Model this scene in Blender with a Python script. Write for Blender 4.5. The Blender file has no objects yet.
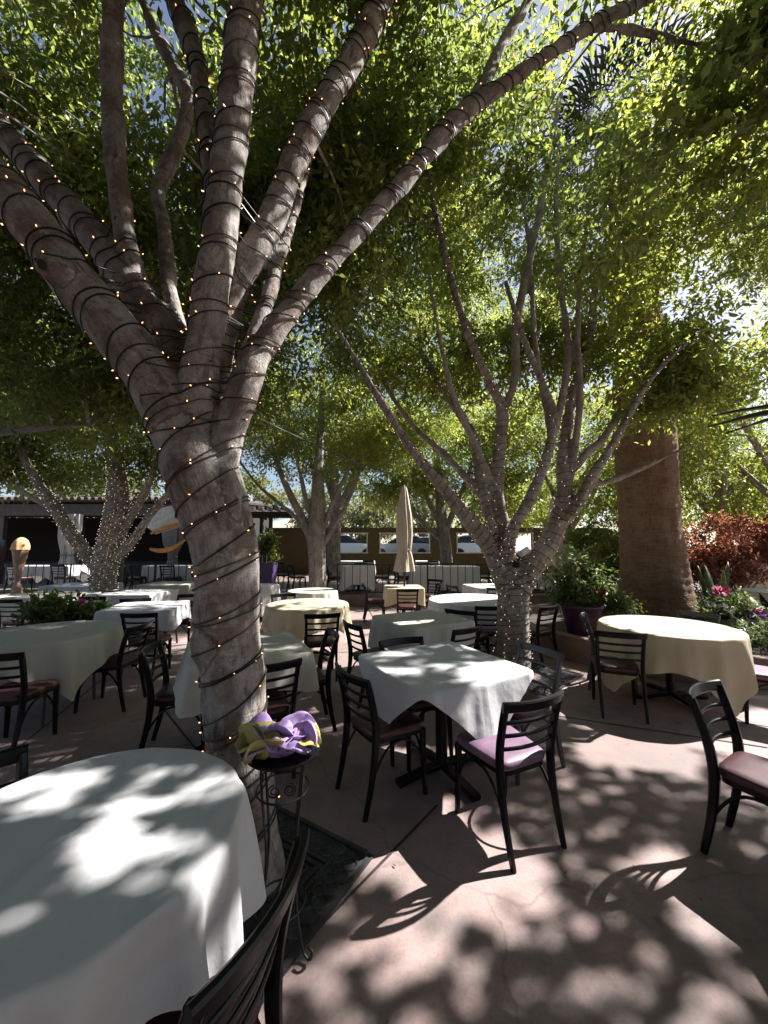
import bpy, bmesh, math, random
import numpy as np
from mathutils import Vector, Matrix
from mathutils.bvhtree import BVHTree

random.seed(7)
rng = np.random.default_rng(11)
sc = bpy.context.scene
COL = sc.collection
PI = math.pi
R = math.radians

# ------------------------------------------------------------------ camera
PITCH = R(5.56)
F = 370.0
EYE = 1.58
cam_d = bpy.data.cameras.new('camera')
cam = bpy.data.objects.new('camera', cam_d)
COL.objects.link(cam)
cam_d.sensor_fit = 'VERTICAL'
cam_d.sensor_height = 24
cam_d.lens = F / 1024 * 24
cam_d.clip_end = 3000
cam_d.clip_start = 0.02
cam.location = (0, 0, EYE)
cam.rotation_euler = (R(90) + PITCH, 0, 0)
sc.camera = cam

def sight(px, py):
    x = (px - 384) / F
    y = (512 - py) / F
    return np.array([x, math.cos(PITCH) - y * math.sin(PITCH), math.sin(PITCH) + y * math.cos(PITCH)])

def at(px, py, d):
    """photo pixel at distance d (metres along the ground) -> a point of the place"""
    r = sight(px, py)
    p = r * (d / r[1])
    return (p[0], p[1], p[2] + EYE)

# ------------------------------------------------------------------ tagging
def tag(o, label=None, cat=None, group=None, kind=None):
    if label:
        o['label'] = label
    if cat:
        o['category'] = cat
    if group:
        o['group'] = group
    if kind:
        o['kind'] = kind
    return o

def thing(name, label, cat, loc=(0, 0, 0), rz=0.0, group=None):
    o = bpy.data.objects.new(name, None)
    o.empty_display_size = 0.1
    COL.objects.link(o)
    o.location = loc
    o.rotation_euler = (0, 0, rz)
    return tag(o, label, cat, group)

def dup(root, loc, rz, label=None, group=None):
    r = root.copy()
    COL.objects.link(r)
    r.location = loc
    r.rotation_euler = (0, 0, rz)
    if label:
        r['label'] = label
    if group:
        r['group'] = group
    for ch in list(root.children):
        c = ch.copy()
        COL.objects.link(c)
        c.parent = r
        for g in list(ch.children):
            d = g.copy()
            COL.objects.link(d)
            d.parent = c
    return r

# ------------------------------------------------------------------ mesh helper
class MB:
    def __init__(self):
        self.v = []
        self.f = []
        self.c = []            # bark coordinate per vertex

    def add(self, vs, fs, cs=None):
        b = len(self.v)
        self.v.extend([tuple(p) for p in vs])
        self.f.extend([tuple(b + i for i in q) for q in fs])
        if cs is None:
            cs = [tuple(p) for p in vs]
        self.c.extend([tuple(p) for p in cs])
        return self

    def box(self, c, s, rz=0.0, taper=1.0):
        hx, hy, hz = s[0] / 2, s[1] / 2, s[2] / 2
        ca, sa = math.cos(rz), math.sin(rz)
        vs = []
        for z, k in ((-hz, 1.0), (hz, taper)):
            for x, y in ((-hx, -hy), (hx, -hy), (hx, hy), (-hx, hy)):
                x *= k
                y *= k
                vs.append((c[0] + x * ca - y * sa, c[1] + x * sa + y * ca, c[2] + z))
        return self.add(vs, [(3, 2, 1, 0), (4, 5, 6, 7), (0, 1, 5, 4), (1, 2, 6, 5), (2, 3, 7, 6), (3, 0, 4, 7)])

    def sweep(self, pts, prof, side=None, scale=None, closed=False):
        """profile (list of (a, b)) carried along pts; a runs along `side`, b across it"""
        P = [Vector(p) for p in pts]
        n = len(P)
        k = len(prof)
        vs = []
        for i in range(n):
            if closed:
                t = (P[(i + 1) % n] - P[i - 1])
            else:
                t = P[min(i + 1, n - 1)] - P[max(i - 1, 0)]
            t.normalize()
            s = Vector(side) if side is not None else (Vector((0, 0, 1)) if abs(t.z) < 0.9 else Vector((1, 0, 0)))
            s = (s - t * s.dot(t)).normalized()
            b = t.cross(s)
            q = 1.0 if scale is None else scale[i]
            for a, bb in prof:
                vs.append(P[i] + s * a * q + b * bb * q)
        fs = []
        m = n if closed else n - 1
        for i in range(m):
            j = (i + 1) % n
            for a in range(k):
                a2 = (a + 1) % k
                fs.append((i * k + a, i * k + a2, j * k + a2, j * k + a))
        if not closed:
            fs.append(tuple(range(k))[::-1])
            fs.append(tuple((n - 1) * k + a for a in range(k)))
        return self.add(vs, fs)

    def tube(self, pts, rad, seg=8, cap=True):
        P = [Vector(p) for p in pts]
        n = len(P)
        if not hasattr(rad, '__len__'):
            rad = [rad] * n
        vs, cs = [], []
        nrm = None
        s = 0.0
        for i in range(n):
            t = (P[min(i + 1, n - 1)] - P[max(i - 1, 0)])
            if t.length < 1e-9:
                t = Vector((0, 0, 1))
            t.normalize()
            if nrm is None:
                nrm = t.orthogonal().normalized()
            else:
                nrm = (nrm - t * nrm.dot(t)).normalized()
            b = t.cross(nrm)
            if i:
                s += (P[i] - P[i - 1]).length
            for a in range(seg):
                th = 2 * PI * a / seg
                o = nrm * math.cos(th) + b * math.sin(th)
                vs.append(P[i] + o * rad[i])
                cs.append((math.cos(th) * rad[i], math.sin(th) * rad[i], s))
        fs = []
        for i in range(n - 1):
            for a in range(seg):
                a2 = (a + 1) % seg
                fs.append((i * seg + a, i * seg + a2, (i + 1) * seg + a2, (i + 1) * seg + a))
        if cap:
            fs.append(tuple(range(seg))[::-1])
            fs.append(tuple((n - 1) * seg + a for a in range(seg)))
        return self.add(vs, fs, cs)

    def lathe(self, prof, c=(0, 0, 0), seg=32, wob=None):
        vs = []
        for r, z in prof:
            for a in range(seg):
                th = 2 * PI * a / seg
                rr = r * (1 + (wob(th, z) if wob else 0))
                vs.append((c[0] + rr * math.cos(th), c[1] + rr * math.sin(th), c[2] + z))
        fs = []
        for i in range(len(prof) - 1):
            for a in range(seg):
                a2 = (a + 1) % seg
                fs.append((i * seg + a, i * seg + a2, (i + 1) * seg + a2, (i + 1) * seg + a))
        fs.append(tuple(range(seg))[::-1])
        fs.append(tuple((len(prof) - 1) * seg + a for a in range(seg)))
        return self.add(vs, fs)

    def torus(self, c, Rr, r, squash=1.0, seg=20, ts=6):
        vs, fs = [], []
        for i in range(seg):
            a = 2 * PI * i / seg
            for j in range(ts):
                b = 2 * PI * j / ts
                rr = Rr + r * math.cos(b)
                vs.append((c[0] + rr * math.cos(a), c[1] + rr * math.sin(a), c[2] + r * squash * math.sin(b)))
        for i in range(seg):
            for j in range(ts):
                i2, j2 = (i + 1) % seg, (j + 1) % ts
                fs.append((i * ts + j, i2 * ts + j, i2 * ts + j2, i * ts + j2))
        return self.add(vs, fs)

    def mesh(self, name, mat=None, smooth=True, bark=False):
        me = bpy.data.meshes.new(name)
        me.from_pydata(self.v, [], self.f)
        if bark:
            at_ = me.attributes.new('bark', 'FLOAT_VECTOR', 'POINT')
            at_.data.foreach_set('vector', np.array(self.c, dtype=np.float32).ravel())
        if smooth:
            me.polygons.foreach_set('use_smooth', [True] * len(me.polygons))
            try:
                me.set_sharp_from_angle(angle=R(42))
            except Exception:
                pass
        if mat:
            me.materials.append(mat)
        me.update()
        return me

    def build(self, name, mat=None, parent=None, smooth=True, bark=False, loc=None):
        o = bpy.data.objects.new(name, self.mesh(name, mat, smooth, bark))
        COL.objects.link(o)
        if parent:
            o.parent = parent
        if loc:
            o.location = loc
        return o

def rrect(a, b, r=0.3):
    """rounded rectangle profile with half sizes a, b"""
    q = min(a, b) * r
    return [(a, -b + q), (a, b - q), (a - q, b), (-a + q, b), (-a, b - q), (-a, -b + q), (-a + q, -b), (a - q, -b)]

def arrays_mesh(name, V, Fq, mat, attrs=None, smooth=False):
    me = bpy.data.meshes.new(name)
    nv, nf, k = len(V), len(Fq), Fq.shape[1]
    me.vertices.add(nv)
    me.vertices.foreach_set('co', V.astype(np.float32).ravel())
    me.loops.add(nf * k)
    me.loops.foreach_set('vertex_index', Fq.astype(np.int32).ravel())
    me.polygons.add(nf)
    me.polygons.foreach_set('loop_start', np.arange(0, nf * k, k, dtype=np.int32))
    try:
        me.polygons.foreach_set('loop_total', np.full(nf, k, dtype=np.int32))
    except Exception:
        pass
    if attrs:
        for an, arr in attrs.items():
            a = me.attributes.new(an, 'FLOAT', 'POINT')
            a.data.foreach_set('value', arr.astype(np.float32))
    me.update(calc_edges=True)
    if smooth:
        me.polygons.foreach_set('use_smooth', np.ones(nf, dtype=bool))
    me.materials.append(mat)
    return me

# ------------------------------------------------------------------ noise (numpy)
def _h(ix, iy, iz, seed):
    n = (ix.astype(np.int64) * 374761393 + iy.astype(np.int64) * 668265263 + iz.astype(np.int64) * 2147483647 + seed * 974711) & 0xffffffff
    n = ((n ^ (n >> 13)) * 1274126177) & 0xffffffff
    n = (n ^ (n >> 16)) & 0xffffff
    return n / float(0xffffff)

def vnoise(x, y, z=None, seed=0):
    x = np.asarray(x, float)
    y = np.asarray(y, float)
    z = np.zeros_like(x) if z is None else np.asarray(z, float)
    ix, iy, iz = np.floor(x), np.floor(y), np.floor(z)
    fx, fy, fz = x - ix, y - iy, z - iz
    fx, fy, fz = [t * t * (3 - 2 * t) for t in (fx, fy, fz)]
    r = 0
    for a in (0, 1):
        for b in (0, 1):
            for c in (0, 1):
                w = (fx if a else 1 - fx) * (fy if b else 1 - fy) * (fz if c else 1 - fz)
                r = r + w * _h(ix + a, iy + b, iz + c, seed)
    return r

# ------------------------------------------------------------------ materials
class NT:
    def __init__(self, name):
        self.m = bpy.data.materials.new(name)
        self.m.use_nodes = True
        self.t = self.m.node_tree
        self.n = self.t.nodes
        self.b = self.n['Principled BSDF']
        self.out = self.n['Material Output']

    def node(self, ty, **kw):
        nd = self.n.new(ty)
        for k, v in kw.items():
            if k.startswith('i_'):
                nd.inputs[k[2:].replace('_', ' ')].default_value = v
            else:
                setattr(nd, k, v)
        return nd

    def link(self, a, b):
        self.t.links.new(a, b)

    def coord(self, kind='Object', scale=(1, 1, 1), attr=None):
        mp = self.node('ShaderNodeMapping')
        mp.inputs['Scale'].default_value = scale
        if attr:
            a = self.node('ShaderNodeAttribute', attribute_name=attr)
            self.link(a.outputs['Vector'], mp.inputs['Vector'])
        elif kind == 'World':
            g = self.node('ShaderNodeNewGeometry')
            self.link(g.outputs['Position'], mp.inputs['Vector'])
        else:
            tc = self.node('ShaderNodeTexCoord')
            self.link(tc.outputs[kind], mp.inputs['Vector'])
        return mp.outputs['Vector']

    def noise(self, vec, scale, detail=4, rough=0.55):
        nd = self.node('ShaderNodeTexNoise')
        nd.inputs['Scale'].default_value = scale
        nd.inputs['Detail'].default_value = detail
        nd.inputs['Roughness'].default_value = rough
        self.link(vec, nd.inputs['Vector'])
        return nd.outputs['Fac']

    def ramp(self, fac, stops):
        nd = self.node('ShaderNodeValToRGB')
        cr = nd.color_ramp
        while len(cr.elements) < len(stops):
            cr.elements.new(0.5)
        for e, (p, c) in zip(cr.elements, stops):
            e.position = p
            e.color = (c[0], c[1], c[2], 1) if hasattr(c, '__len__') else (c, c, c, 1)
        self.link(fac, nd.inputs['Fac'])
        return nd.outputs['Color']

    def mix(self, fac, a, b, mode='MIX'):
        nd = self.node('ShaderNodeMix', data_type='RGBA', blend_type=mode)
        if hasattr(fac, 'links') or hasattr(fac, 'is_linked'):
            self.link(fac, nd.inputs[0])
        else:
            nd.inputs[0].default_value = fac
        for s, i in ((a, 6), (b, 7)):
            if hasattr(s, 'is_linked'):
                self.link(s, nd.inputs[i])
            else:
                nd.inputs[i].default_value = (s[0], s[1], s[2], 1)
        return nd.outputs[2]

    def bump(self, fac, strength=0.3, dist=0.01, nxt=None):
        nd = self.node('ShaderNodeBump')
        nd.inputs['Strength'].default_value = strength
        nd.inputs['Distance'].default_value = dist
        self.link(fac, nd.inputs['Height'])
        if nxt is not None:
            self.link(nxt, nd.inputs['Normal'])
        return nd.outputs['Normal']

    def base(self, c):
        if hasattr(c, 'is_linked'):
            self.link(c, self.b.inputs['Base Color'])
        else:
            self.b.inputs['Base Color'].default_value = (c[0], c[1], c[2], 1)

    def set(self, rough=0.5, metal=0.0, spec=0.5):
        self.b.inputs['Roughness'].default_value = rough
        self.b.inputs['Metallic'].default_value = metal
        self.b.inputs['Specular IOR Level'].default_value = spec
        return self

def simple(name, c, rough=0.6, metal=0.0, var=0.25, scale=8.0, bump=0.0, spec=0.5, kind='Object'):
    t = NT(name)
    v = t.coord(kind)
    n = t.noise(v, scale, 5)
    lo = [x * (1 - var) for x in c]
    hi = [min(1, x * (1 + var)) for x in c]
    t.base(t.ramp(n, [(0.3, lo), (0.7, hi)]))
    t.set(rough, metal, spec)
    if bump:
        t.link(t.bump(t.noise(v, scale * 6, 4), bump, 0.005), t.b.inputs['Normal'])
    return t.m

def bark_mat(name, c1, c2, c3, ring=1.0):
    t = NT(name)
    v1 = t.coord(attr='bark', scale=(1, 1, 0.30))
    v2 = t.coord(attr='bark', scale=(0.6, 0.6, 3.0))
    w = t.coord('World')
    big = t.noise(w, 4.5, 6, 0.65)
    pal = t.noise(w, 8.0, 6, 0.7)
    mid = t.noise(v1, 18, 6, 0.7)
    lent = t.noise(v2, 30, 5, 0.75)
    fine = t.noise(v1, 95, 4, 0.75)
    col = t.mix(t.ramp(big, [(0.44, 0), (0.58, 1)]), c1, c2)
    col = t.mix(t.ramp(pal, [(0.52, 0), (0.66, 0.8)]), col, c3)
    col = t.mix(t.ramp(mid, [(0.34, 0.85), (0.47, 0)]), col, [x * 0.40 for x in c2])
    col = t.mix(t.ramp(lent, [(0.58, 0), (0.64, 0.7)]), col, [x * 0.30 for x in c1])
    col = t.mix(t.ramp(lent, [(0.30, 0.5), (0.38, 0)]), col, [min(0.5, x * 1.35) for x in c3])
    col = t.mix(t.ramp(fine, [(0.34, 0.6), (0.48, 0)]), col, [x * 0.45 for x in c1])
    t.base(col)
    t.set(0.85, 0, 0.25)
    b = t.bump(mid, 0.9, 0.03)
    b = t.bump(lent, 0.6 * ring, 0.012, b)
    b = t.bump(fine, 0.5, 0.005, b)
    t.link(b, t.b.inputs['Normal'])
    return t.m

def leaf_mat(name, dark, light, trans, tw=0.42, rough=0.38):
    t = NT(name)
    a = t.node('ShaderNodeAttribute', attribute_name='rnd')
    col = t.ramp(a.outputs['Fac'], [(0.0, dark), (0.75, light), (0.93, [light[0] * 1.5, light[1] * 1.25, light[2]]), (1.0, [light[0] * 2.6, light[1] * 1.5, light[2] * 1.1])])
    t.base(col)
    t.set(rough, 0, 0.45)
    tr = t.node('ShaderNodeBsdfTranslucent')
    tcol = t.ramp(a.outputs['Fac'], [(0.0, [trans[0] * 0.6, trans[1] * 0.7, trans[2]]), (0.7, trans), (1.0, [min(0.9, trans[0] * 1.6), min(0.9, trans[1] * 1.2), trans[2] * 1.2])])
    t.link(tcol, tr.inputs['Color'])
    mx = t.node('ShaderNodeMixShader')
    mx.inputs[0].default_value = tw
    t.link(t.b.outputs[0], mx.inputs[1])
    t.link(tr.outputs[0], mx.inputs[2])
    t.link(mx.outputs[0], t.out.inputs['Surface'])
    return t.m

def cloth_mat(name, c, tw=0.16):
    t = NT(name)
    v = t.coord('Object')
    n = t.noise(v, 5, 4)
    t.base(t.ramp(n, [(0.3, [x * 0.93 for x in c]), (0.7, c)]))
    t.set(0.8, 0, 0.2)
    wv = t.node('ShaderNodeTexNoise')
    wv.inputs['Scale'].default_value = 420
    wv.inputs['Detail'].default_value = 2
    t.link(v, wv.inputs['Vector'])
    b = t.bump(wv.outputs['Fac'], 0.12, 0.002)
    cr = t.noise(v, 9, 5, 0.6)
    b = t.bump(cr, 0.35, 0.014, b)
    b = t.bump(t.noise(v, 3.2, 3, 0.5), 0.5, 0.03, b)
    t.link(b, t.b.inputs['Normal'])
    sep = t.node('ShaderNodeSeparateXYZ')
    t.link(v, sep.inputs[0])
    for ax in ('X', 'Y'):
        ma = t.node('ShaderNodeMath', operation='PINGPONG')
        t.link(sep.outputs[ax], ma.inputs[0])
        ma.inputs[1].default_value = 0.19
        b = t.bump(t.ramp(ma.outputs[0], [(0.0, 1.0), (0.05, 0.0)]), 0.6, 0.006, b)
    t.link(b, t.b.inputs['Normal'])
    tr = t.node('ShaderNodeBsdfTranslucent')
    tr.inputs['Color'].default_value = (c[0], c[1] * 0.97, c[2] * 0.9, 1)
    mx = t.node('ShaderNodeMixShader')
    mx.inputs[0].default_value = tw
    t.link(t.b.outputs[0], mx.inputs[1])
    t.link(tr.outputs[0], mx.inputs[2])
    t.link(mx.outputs[0], t.out.inputs['Surface'])
    return t.m

M = {}
M['black'] = simple('black_chair_paint', (0.006, 0.0055, 0.006), 0.33, 0.0, 0.3, 30, 0.03, 0.2)
M['grey_worn'] = simple('grey_worn_paint', (0.045, 0.045, 0.047), 0.5, 0.0, 0.3, 30, 0.05)
M['iron'] = simple('wrought_iron', (0.014, 0.013, 0.013), 0.45, 0.4, 0.3, 30, 0.1)
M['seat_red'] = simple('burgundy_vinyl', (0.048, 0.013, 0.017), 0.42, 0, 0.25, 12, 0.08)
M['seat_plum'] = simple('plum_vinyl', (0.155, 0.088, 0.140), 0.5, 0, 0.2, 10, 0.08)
M['seat_brown'] = simple('brown_vinyl', (0.07, 0.028, 0.022), 0.4, 0, 0.25, 12, 0.08)
M['white_cloth'] = cloth_mat('white_linen', (0.62, 0.62, 0.62))
M['cream_cloth'] = cloth_mat('cream_linen', (0.68, 0.60, 0.43), 0.34)
M['ivory_cloth'] = cloth_mat('ivory_linen', (0.66, 0.63, 0.54), 0.26)
M['wire'] = simple('green_black_wire', (0.008, 0.010, 0.008), 0.5)
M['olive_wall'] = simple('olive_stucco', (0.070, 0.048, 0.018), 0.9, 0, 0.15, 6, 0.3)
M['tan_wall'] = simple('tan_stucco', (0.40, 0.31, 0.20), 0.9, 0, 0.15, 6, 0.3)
M['trim'] = simple('pale_trim', (0.45, 0.43, 0.38), 0.7)
M['dark_wood'] = simple('dark_wood', (0.030, 0.022, 0.017), 0.7, 0, 0.4, 9, 0.2)
M['beam'] = simple('grey_beam', (0.075, 0.07, 0.065), 0.75, 0, 0.25, 6, 0.2)
M['tile'] = simple('roof_tile', (0.05, 0.034, 0.027), 0.8, 0, 0.4, 5, 0.2)
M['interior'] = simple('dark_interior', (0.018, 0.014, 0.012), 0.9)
M['planter'] = simple('planter_stucco', (0.20, 0.13, 0.105), 0.85, 0, 0.2, 7, 0.3)
M['purple_pot'] = simple('purple_glaze', (0.075, 0.045, 0.13), 0.35, 0, 0.3, 6)
M['maroon_pot'] = simple('maroon_glaze', (0.055, 0.022, 0.045), 0.3, 0, 0.3, 6)
M['soil'] = simple('soil', (0.035, 0.024, 0.016), 0.95, 0, 0.5, 25, 0.6)
M['umbrella'] = cloth_mat('tan_canvas', (0.50, 0.43, 0.34), 0.12)
M['curtain'] = cloth_mat('grey_curtain', (0.34, 0.33, 0.31), 0.12)
M['curtain_dark'] = cloth_mat('slate_curtain', (0.16, 0.17, 0.20), 0.1)
M['rubber'] = simple('cast_iron_grate', (0.040, 0.040, 0.042), 0.45, 0.2, 0.5, 14, 0.25)
M['white_plastic'] = simple('white_plastic', (0.55, 0.55, 0.53), 0.45)
M['violet_fabric'] = cloth_mat('violet_fabric', (0.38, 0.26, 0.50), 0.12)
M['gold_fabric'] = cloth_mat('gold_fabric', (0.42, 0.385, 0.13), 0.12)
M['scoop'] = simple('orange_scoop', (0.60, 0.37, 0.17), 0.9, 0, 0.25, 14, 0.4)
M['cone'] = simple('wafer_cone', (0.40, 0.255, 0.185), 0.9, 0, 0.25, 12, 0.3)
M['orange_paint'] = simple('orange_paint', (0.55, 0.22, 0.03), 0.5)
M['chocolate'] = simple('chocolate_paint', (0.05, 0.02, 0.012), 0.45)
M['car_white'] = simple('white_car_paint', (0.72, 0.72, 0.72), 0.25, 0, 0.03)
M['car_silver'] = simple('silver_car_paint', (0.33, 0.34, 0.36), 0.3, 0.3, 0.05)
M['car_glass'] = simple('car_glass', (0.012, 0.014, 0.016), 0.08)
M['tyre'] = simple('tyre_rubber', (0.015, 0.015, 0.015), 0.85)
M['bark1'] = bark_mat('grey_brown_bark', (0.345, 0.312, 0.282), (0.205, 0.155, 0.126), (0.47, 0.44, 0.405))
M['bark2'] = bark_mat('brown_bark', (0.36, 0.315, 0.27), (0.265, 0.21, 0.165), (0.46, 0.42, 0.37), 0.7)
M['bark3'] = bark_mat('pale_grey_bark', (0.29, 0.27, 0.24), (0.21, 0.185, 0.16), (0.38, 0.36, 0.33), 0.7)
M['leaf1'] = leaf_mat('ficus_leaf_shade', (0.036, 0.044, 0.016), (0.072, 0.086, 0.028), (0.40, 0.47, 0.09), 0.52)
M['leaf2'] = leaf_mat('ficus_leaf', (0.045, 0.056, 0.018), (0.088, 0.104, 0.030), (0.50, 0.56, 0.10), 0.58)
M['leaf3'] = leaf_mat('bright_leaf', (0.060, 0.080, 0.016), (0.12, 0.13, 0.024), (0.48, 0.54, 0.08), 0.5)
M['leaf_dull'] = leaf_mat('dull_olive_leaf', (0.035, 0.04, 0.022), (0.06, 0.068, 0.035), (0.14, 0.16, 0.06), 0.2)  # only for the added trees behind the viewer; dulled to throw less green light
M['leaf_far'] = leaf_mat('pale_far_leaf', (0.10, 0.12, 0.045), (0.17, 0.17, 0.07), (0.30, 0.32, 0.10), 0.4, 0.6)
M['leaf_red'] = leaf_mat('copper_leaf', (0.05, 0.024, 0.018), (0.20, 0.075, 0.045), (0.46, 0.17, 0.085), 0.42)
M['leaf_pot'] = leaf_mat('pot_leaf', (0.03, 0.06, 0.02), (0.07, 0.11, 0.03), (0.20, 0.28, 0.05), 0.35)
M['leaf_pale'] = leaf_mat('variegated_leaf', (0.10, 0.14, 0.06), (0.24, 0.28, 0.14), (0.30, 0.36, 0.12), 0.35)
M['flower_pink'] = simple('pink_petal', (0.55, 0.09, 0.22), 0.6)
M['flower_red'] = simple('red_petal', (0.42, 0.015, 0.03), 0.6)
M['flower_violet'] = simple('violet_petal', (0.32, 0.12, 0.45), 0.6)
M['flower_white'] = simple('white_petal', (0.7, 0.7, 0.62), 0.6)
M['frond'] = simple('palm_frond', (0.060, 0.075, 0.028), 0.6)
M['blade'] = simple('dark_blade', (0.012, 0.022, 0.012), 0.4)

def emit_mat(name, c, s):
    t = NT(name)
    t.b.inputs['Emission Color'].default_value = (*c, 1)
    t.b.inputs['Emission Strength'].default_value = s
    t.base(c)
    return t.m

M['bulb_warm'] = emit_mat('warm_bulb', (1.0, 0.46, 0.20), 1.2)
M['bulb_white'] = emit_mat('pale_bulb', (1.0, 0.80, 0.62), 0.65)

def concrete_mat():
    t = NT('stained_concrete')
    w = t.coord('World')
    a = t.noise(w, 0.55, 6, 0.6)
    b = t.noise(w, 3.3, 6, 0.65)
    c = t.noise(w, 60, 4, 0.7)
    sp = t.noise(w, 9, 3, 0.5)
    col = t.ramp(a, [(0.34, (0.20, 0.145, 0.132)), (0.52, (0.295, 0.212, 0.198)), (0.70, (0.375, 0.283, 0.268))])
    col = t.mix(t.ramp(b, [(0.45, 0.0), (0.66, 0.7)]), col, (0.175, 0.155, 0.145))
    col = t.mix(t.ramp(c, [(0.30, 0.45), (0.52, 0.0)]), col, (0.15, 0.115, 0.105))
    col = t.mix(t.ramp(sp, [(0.70, 0.0), (0.76, 0.5)]), col, (0.36, 0.29, 0.25))
    t.base(col)
    st = t.noise(w, 1.1, 3, 0.5)
    col = t.mix(t.ramp(st, [(0.56, 0.0), (0.60, 0.45)]), col, (0.165, 0.118, 0.105))
    drip = t.noise(w, 5.5, 2, 0.4)
    col = t.mix(t.ramp(drip, [(0.70, 0.0), (0.72, 0.55)]), col, (0.12, 0.088, 0.08))
    vo = t.node('ShaderNodeTexVoronoi', feature='DISTANCE_TO_EDGE')
    vo.inputs['Scale'].default_value = 0.33
    wn_ = t.node('ShaderNodeTexNoise')
    wn_.inputs['Scale'].default_value = 2.2
    wn_.inputs['Detail'].default_value = 5
    t.link(w, wn_.inputs['Vector'])
    vm = t.node('ShaderNodeVectorMath', operation='MULTIPLY_ADD')
    t.link(wn_.outputs['Color'], vm.inputs[0])
    vm.inputs[1].default_value = (0.5, 0.5, 0.0)
    t.link(w, vm.inputs[2])
    t.link(vm.outputs[0], vo.inputs['Vector'])
    col = t.mix(t.ramp(vo.outputs['Distance'], [(0.0, 0.35), (0.0012, 0.0)]), col, (0.075, 0.055, 0.05))
    t.base(col)
    ro = t.ramp(b, [(0.3, 0.55), (0.7, 0.82)])
    t.link(ro, t.b.inputs['Roughness'])
    t.b.inputs['Specular IOR Level'].default_value = 0.35
    n = t.bump(c, 0.28, 0.003)
    n = t.bump(b, 0.15, 0.01, n)
    t.link(n, t.b.inputs['Normal'])
    return t.m

M['concrete'] = concrete_mat()
M['terrace'] = simple('terrace_paving', (0.16, 0.12, 0.10), 0.85, 0, 0.3, 2.5, 0.2, kind='World')
M['asphalt'] = simple('asphalt', (0.06, 0.06, 0.06), 0.9, 0, 0.2, 3, 0.2, kind='World')
M['joint'] = simple('joint_filler', (0.030, 0.022, 0.019), 0.95)
M['hill'] = simple('dry_hill', (0.33, 0.29, 0.22), 0.95, 0, 0.35, 0.05, 0, kind='World')

def palm_mat():
    t = NT('palm_trunk')
    v = t.coord(attr='bark')
    big = t.noise(v, 1.6, 5, 0.6)
    rings = t.noise(t.coord(attr='bark', scale=(5.0, 34, 1)), 1.0, 5, 0.7)
    crack = t.noise(t.coord(attr='bark', scale=(48, 6.0, 1)), 1.0, 5, 0.75)
    patch = t.noise(t.coord(attr='bark', scale=(3, 3, 1)), 1.0, 6, 0.65)
    col = t.ramp(big, [(0.35, (0.225, 0.145, 0.095)), (0.65, (0.18, 0.10, 0.058))])
    col = t.mix(t.ramp(patch, [(0.42, 0), (0.68, 0.6)]), col, (0.29, 0.215, 0.155))
    col = t.mix(t.ramp(rings, [(0.34, 0.55), (0.52, 0)]), col, (0.085, 0.036, 0.022))
    col = t.mix(t.ramp(crack, [(0.36, 0.75), (0.46, 0)]), col, (0.050, 0.028, 0.018))
    t.base(col)
    t.set(0.9, 0, 0.2)
    b = t.bump(rings, 0.8, 0.02)
    b = t.bump(crack, 0.7, 0.02, b)
    t.link(b, t.b.inputs['Normal'])
    return t.m

M['palm'] = palm_mat()

# ------------------------------------------------------------------ light
SUN_EL, SUN_AZ = R(45), R(22)            # azimuth from +x towards +y
SD = np.array([math.cos(SUN_EL) * math.cos(SUN_AZ), math.cos(SUN_EL) * math.sin(SUN_AZ), math.sin(SUN_EL)])
sun_d = bpy.data.lights.new('sun', 'SUN')
sun_d.energy = 5.0
sun_d.angle = R(0.53)
sun_d.color = (1.0, 0.97, 0.94)
sun = bpy.data.objects.new('sun', sun_d)
COL.objects.link(sun)
sun.rotation_euler = Vector(SD).to_track_quat('Z', 'Y').to_euler()
world = bpy.data.worlds.new('World')
sc.world = world
world.use_nodes = True
wn = world.node_tree
sky = wn.nodes.new('ShaderNodeTexSky')
sky.sky_type = 'NISHITA'
sky.sun_disc = False
sky.sun_elevation = SUN_EL
sky.sun_rotation = PI / 2 - SUN_AZ
sky.altitude = 150
sky.air_density = 1.0
sky.dust_density = 1.6
hs = wn.nodes.new('ShaderNodeHueSaturation')
hs.inputs['Saturation'].default_value = 0.85
wn.links.new(sky.outputs['Color'], hs.inputs['Color'])
wn.links.new(hs.outputs['Color'], wn.nodes['Background'].inputs['Color'])
wn.nodes['Background'].inputs['Strength'].default_value = 0.05
sc.view_settings.view_transform = 'Standard'
sc.view_settings.look = 'None'
sc.view_settings.exposure = 1.75
sc.view_settings.gamma = 1
sc.cycles.max_bounces = 8
sc.cycles.diffuse_bounces = 6
sc.cycles.glossy_bounces = 3
sc.cycles.transmission_bounces = 5
sc.cycles.transparent_max_bounces = 4
sc.cycles.sample_clamp_indirect = 6
sc.cycles.use_denoising = True
sc.cycles.caustics_reflective = False
sc.cycles.caustics_refractive = False
# ------------------------------------------------------------------ ground and terrace
def struct(name, mb, mat, smooth=False):
    o = mb.build(name, mat, smooth=smooth)
    o['kind'] = 'structure'
    return o

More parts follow.
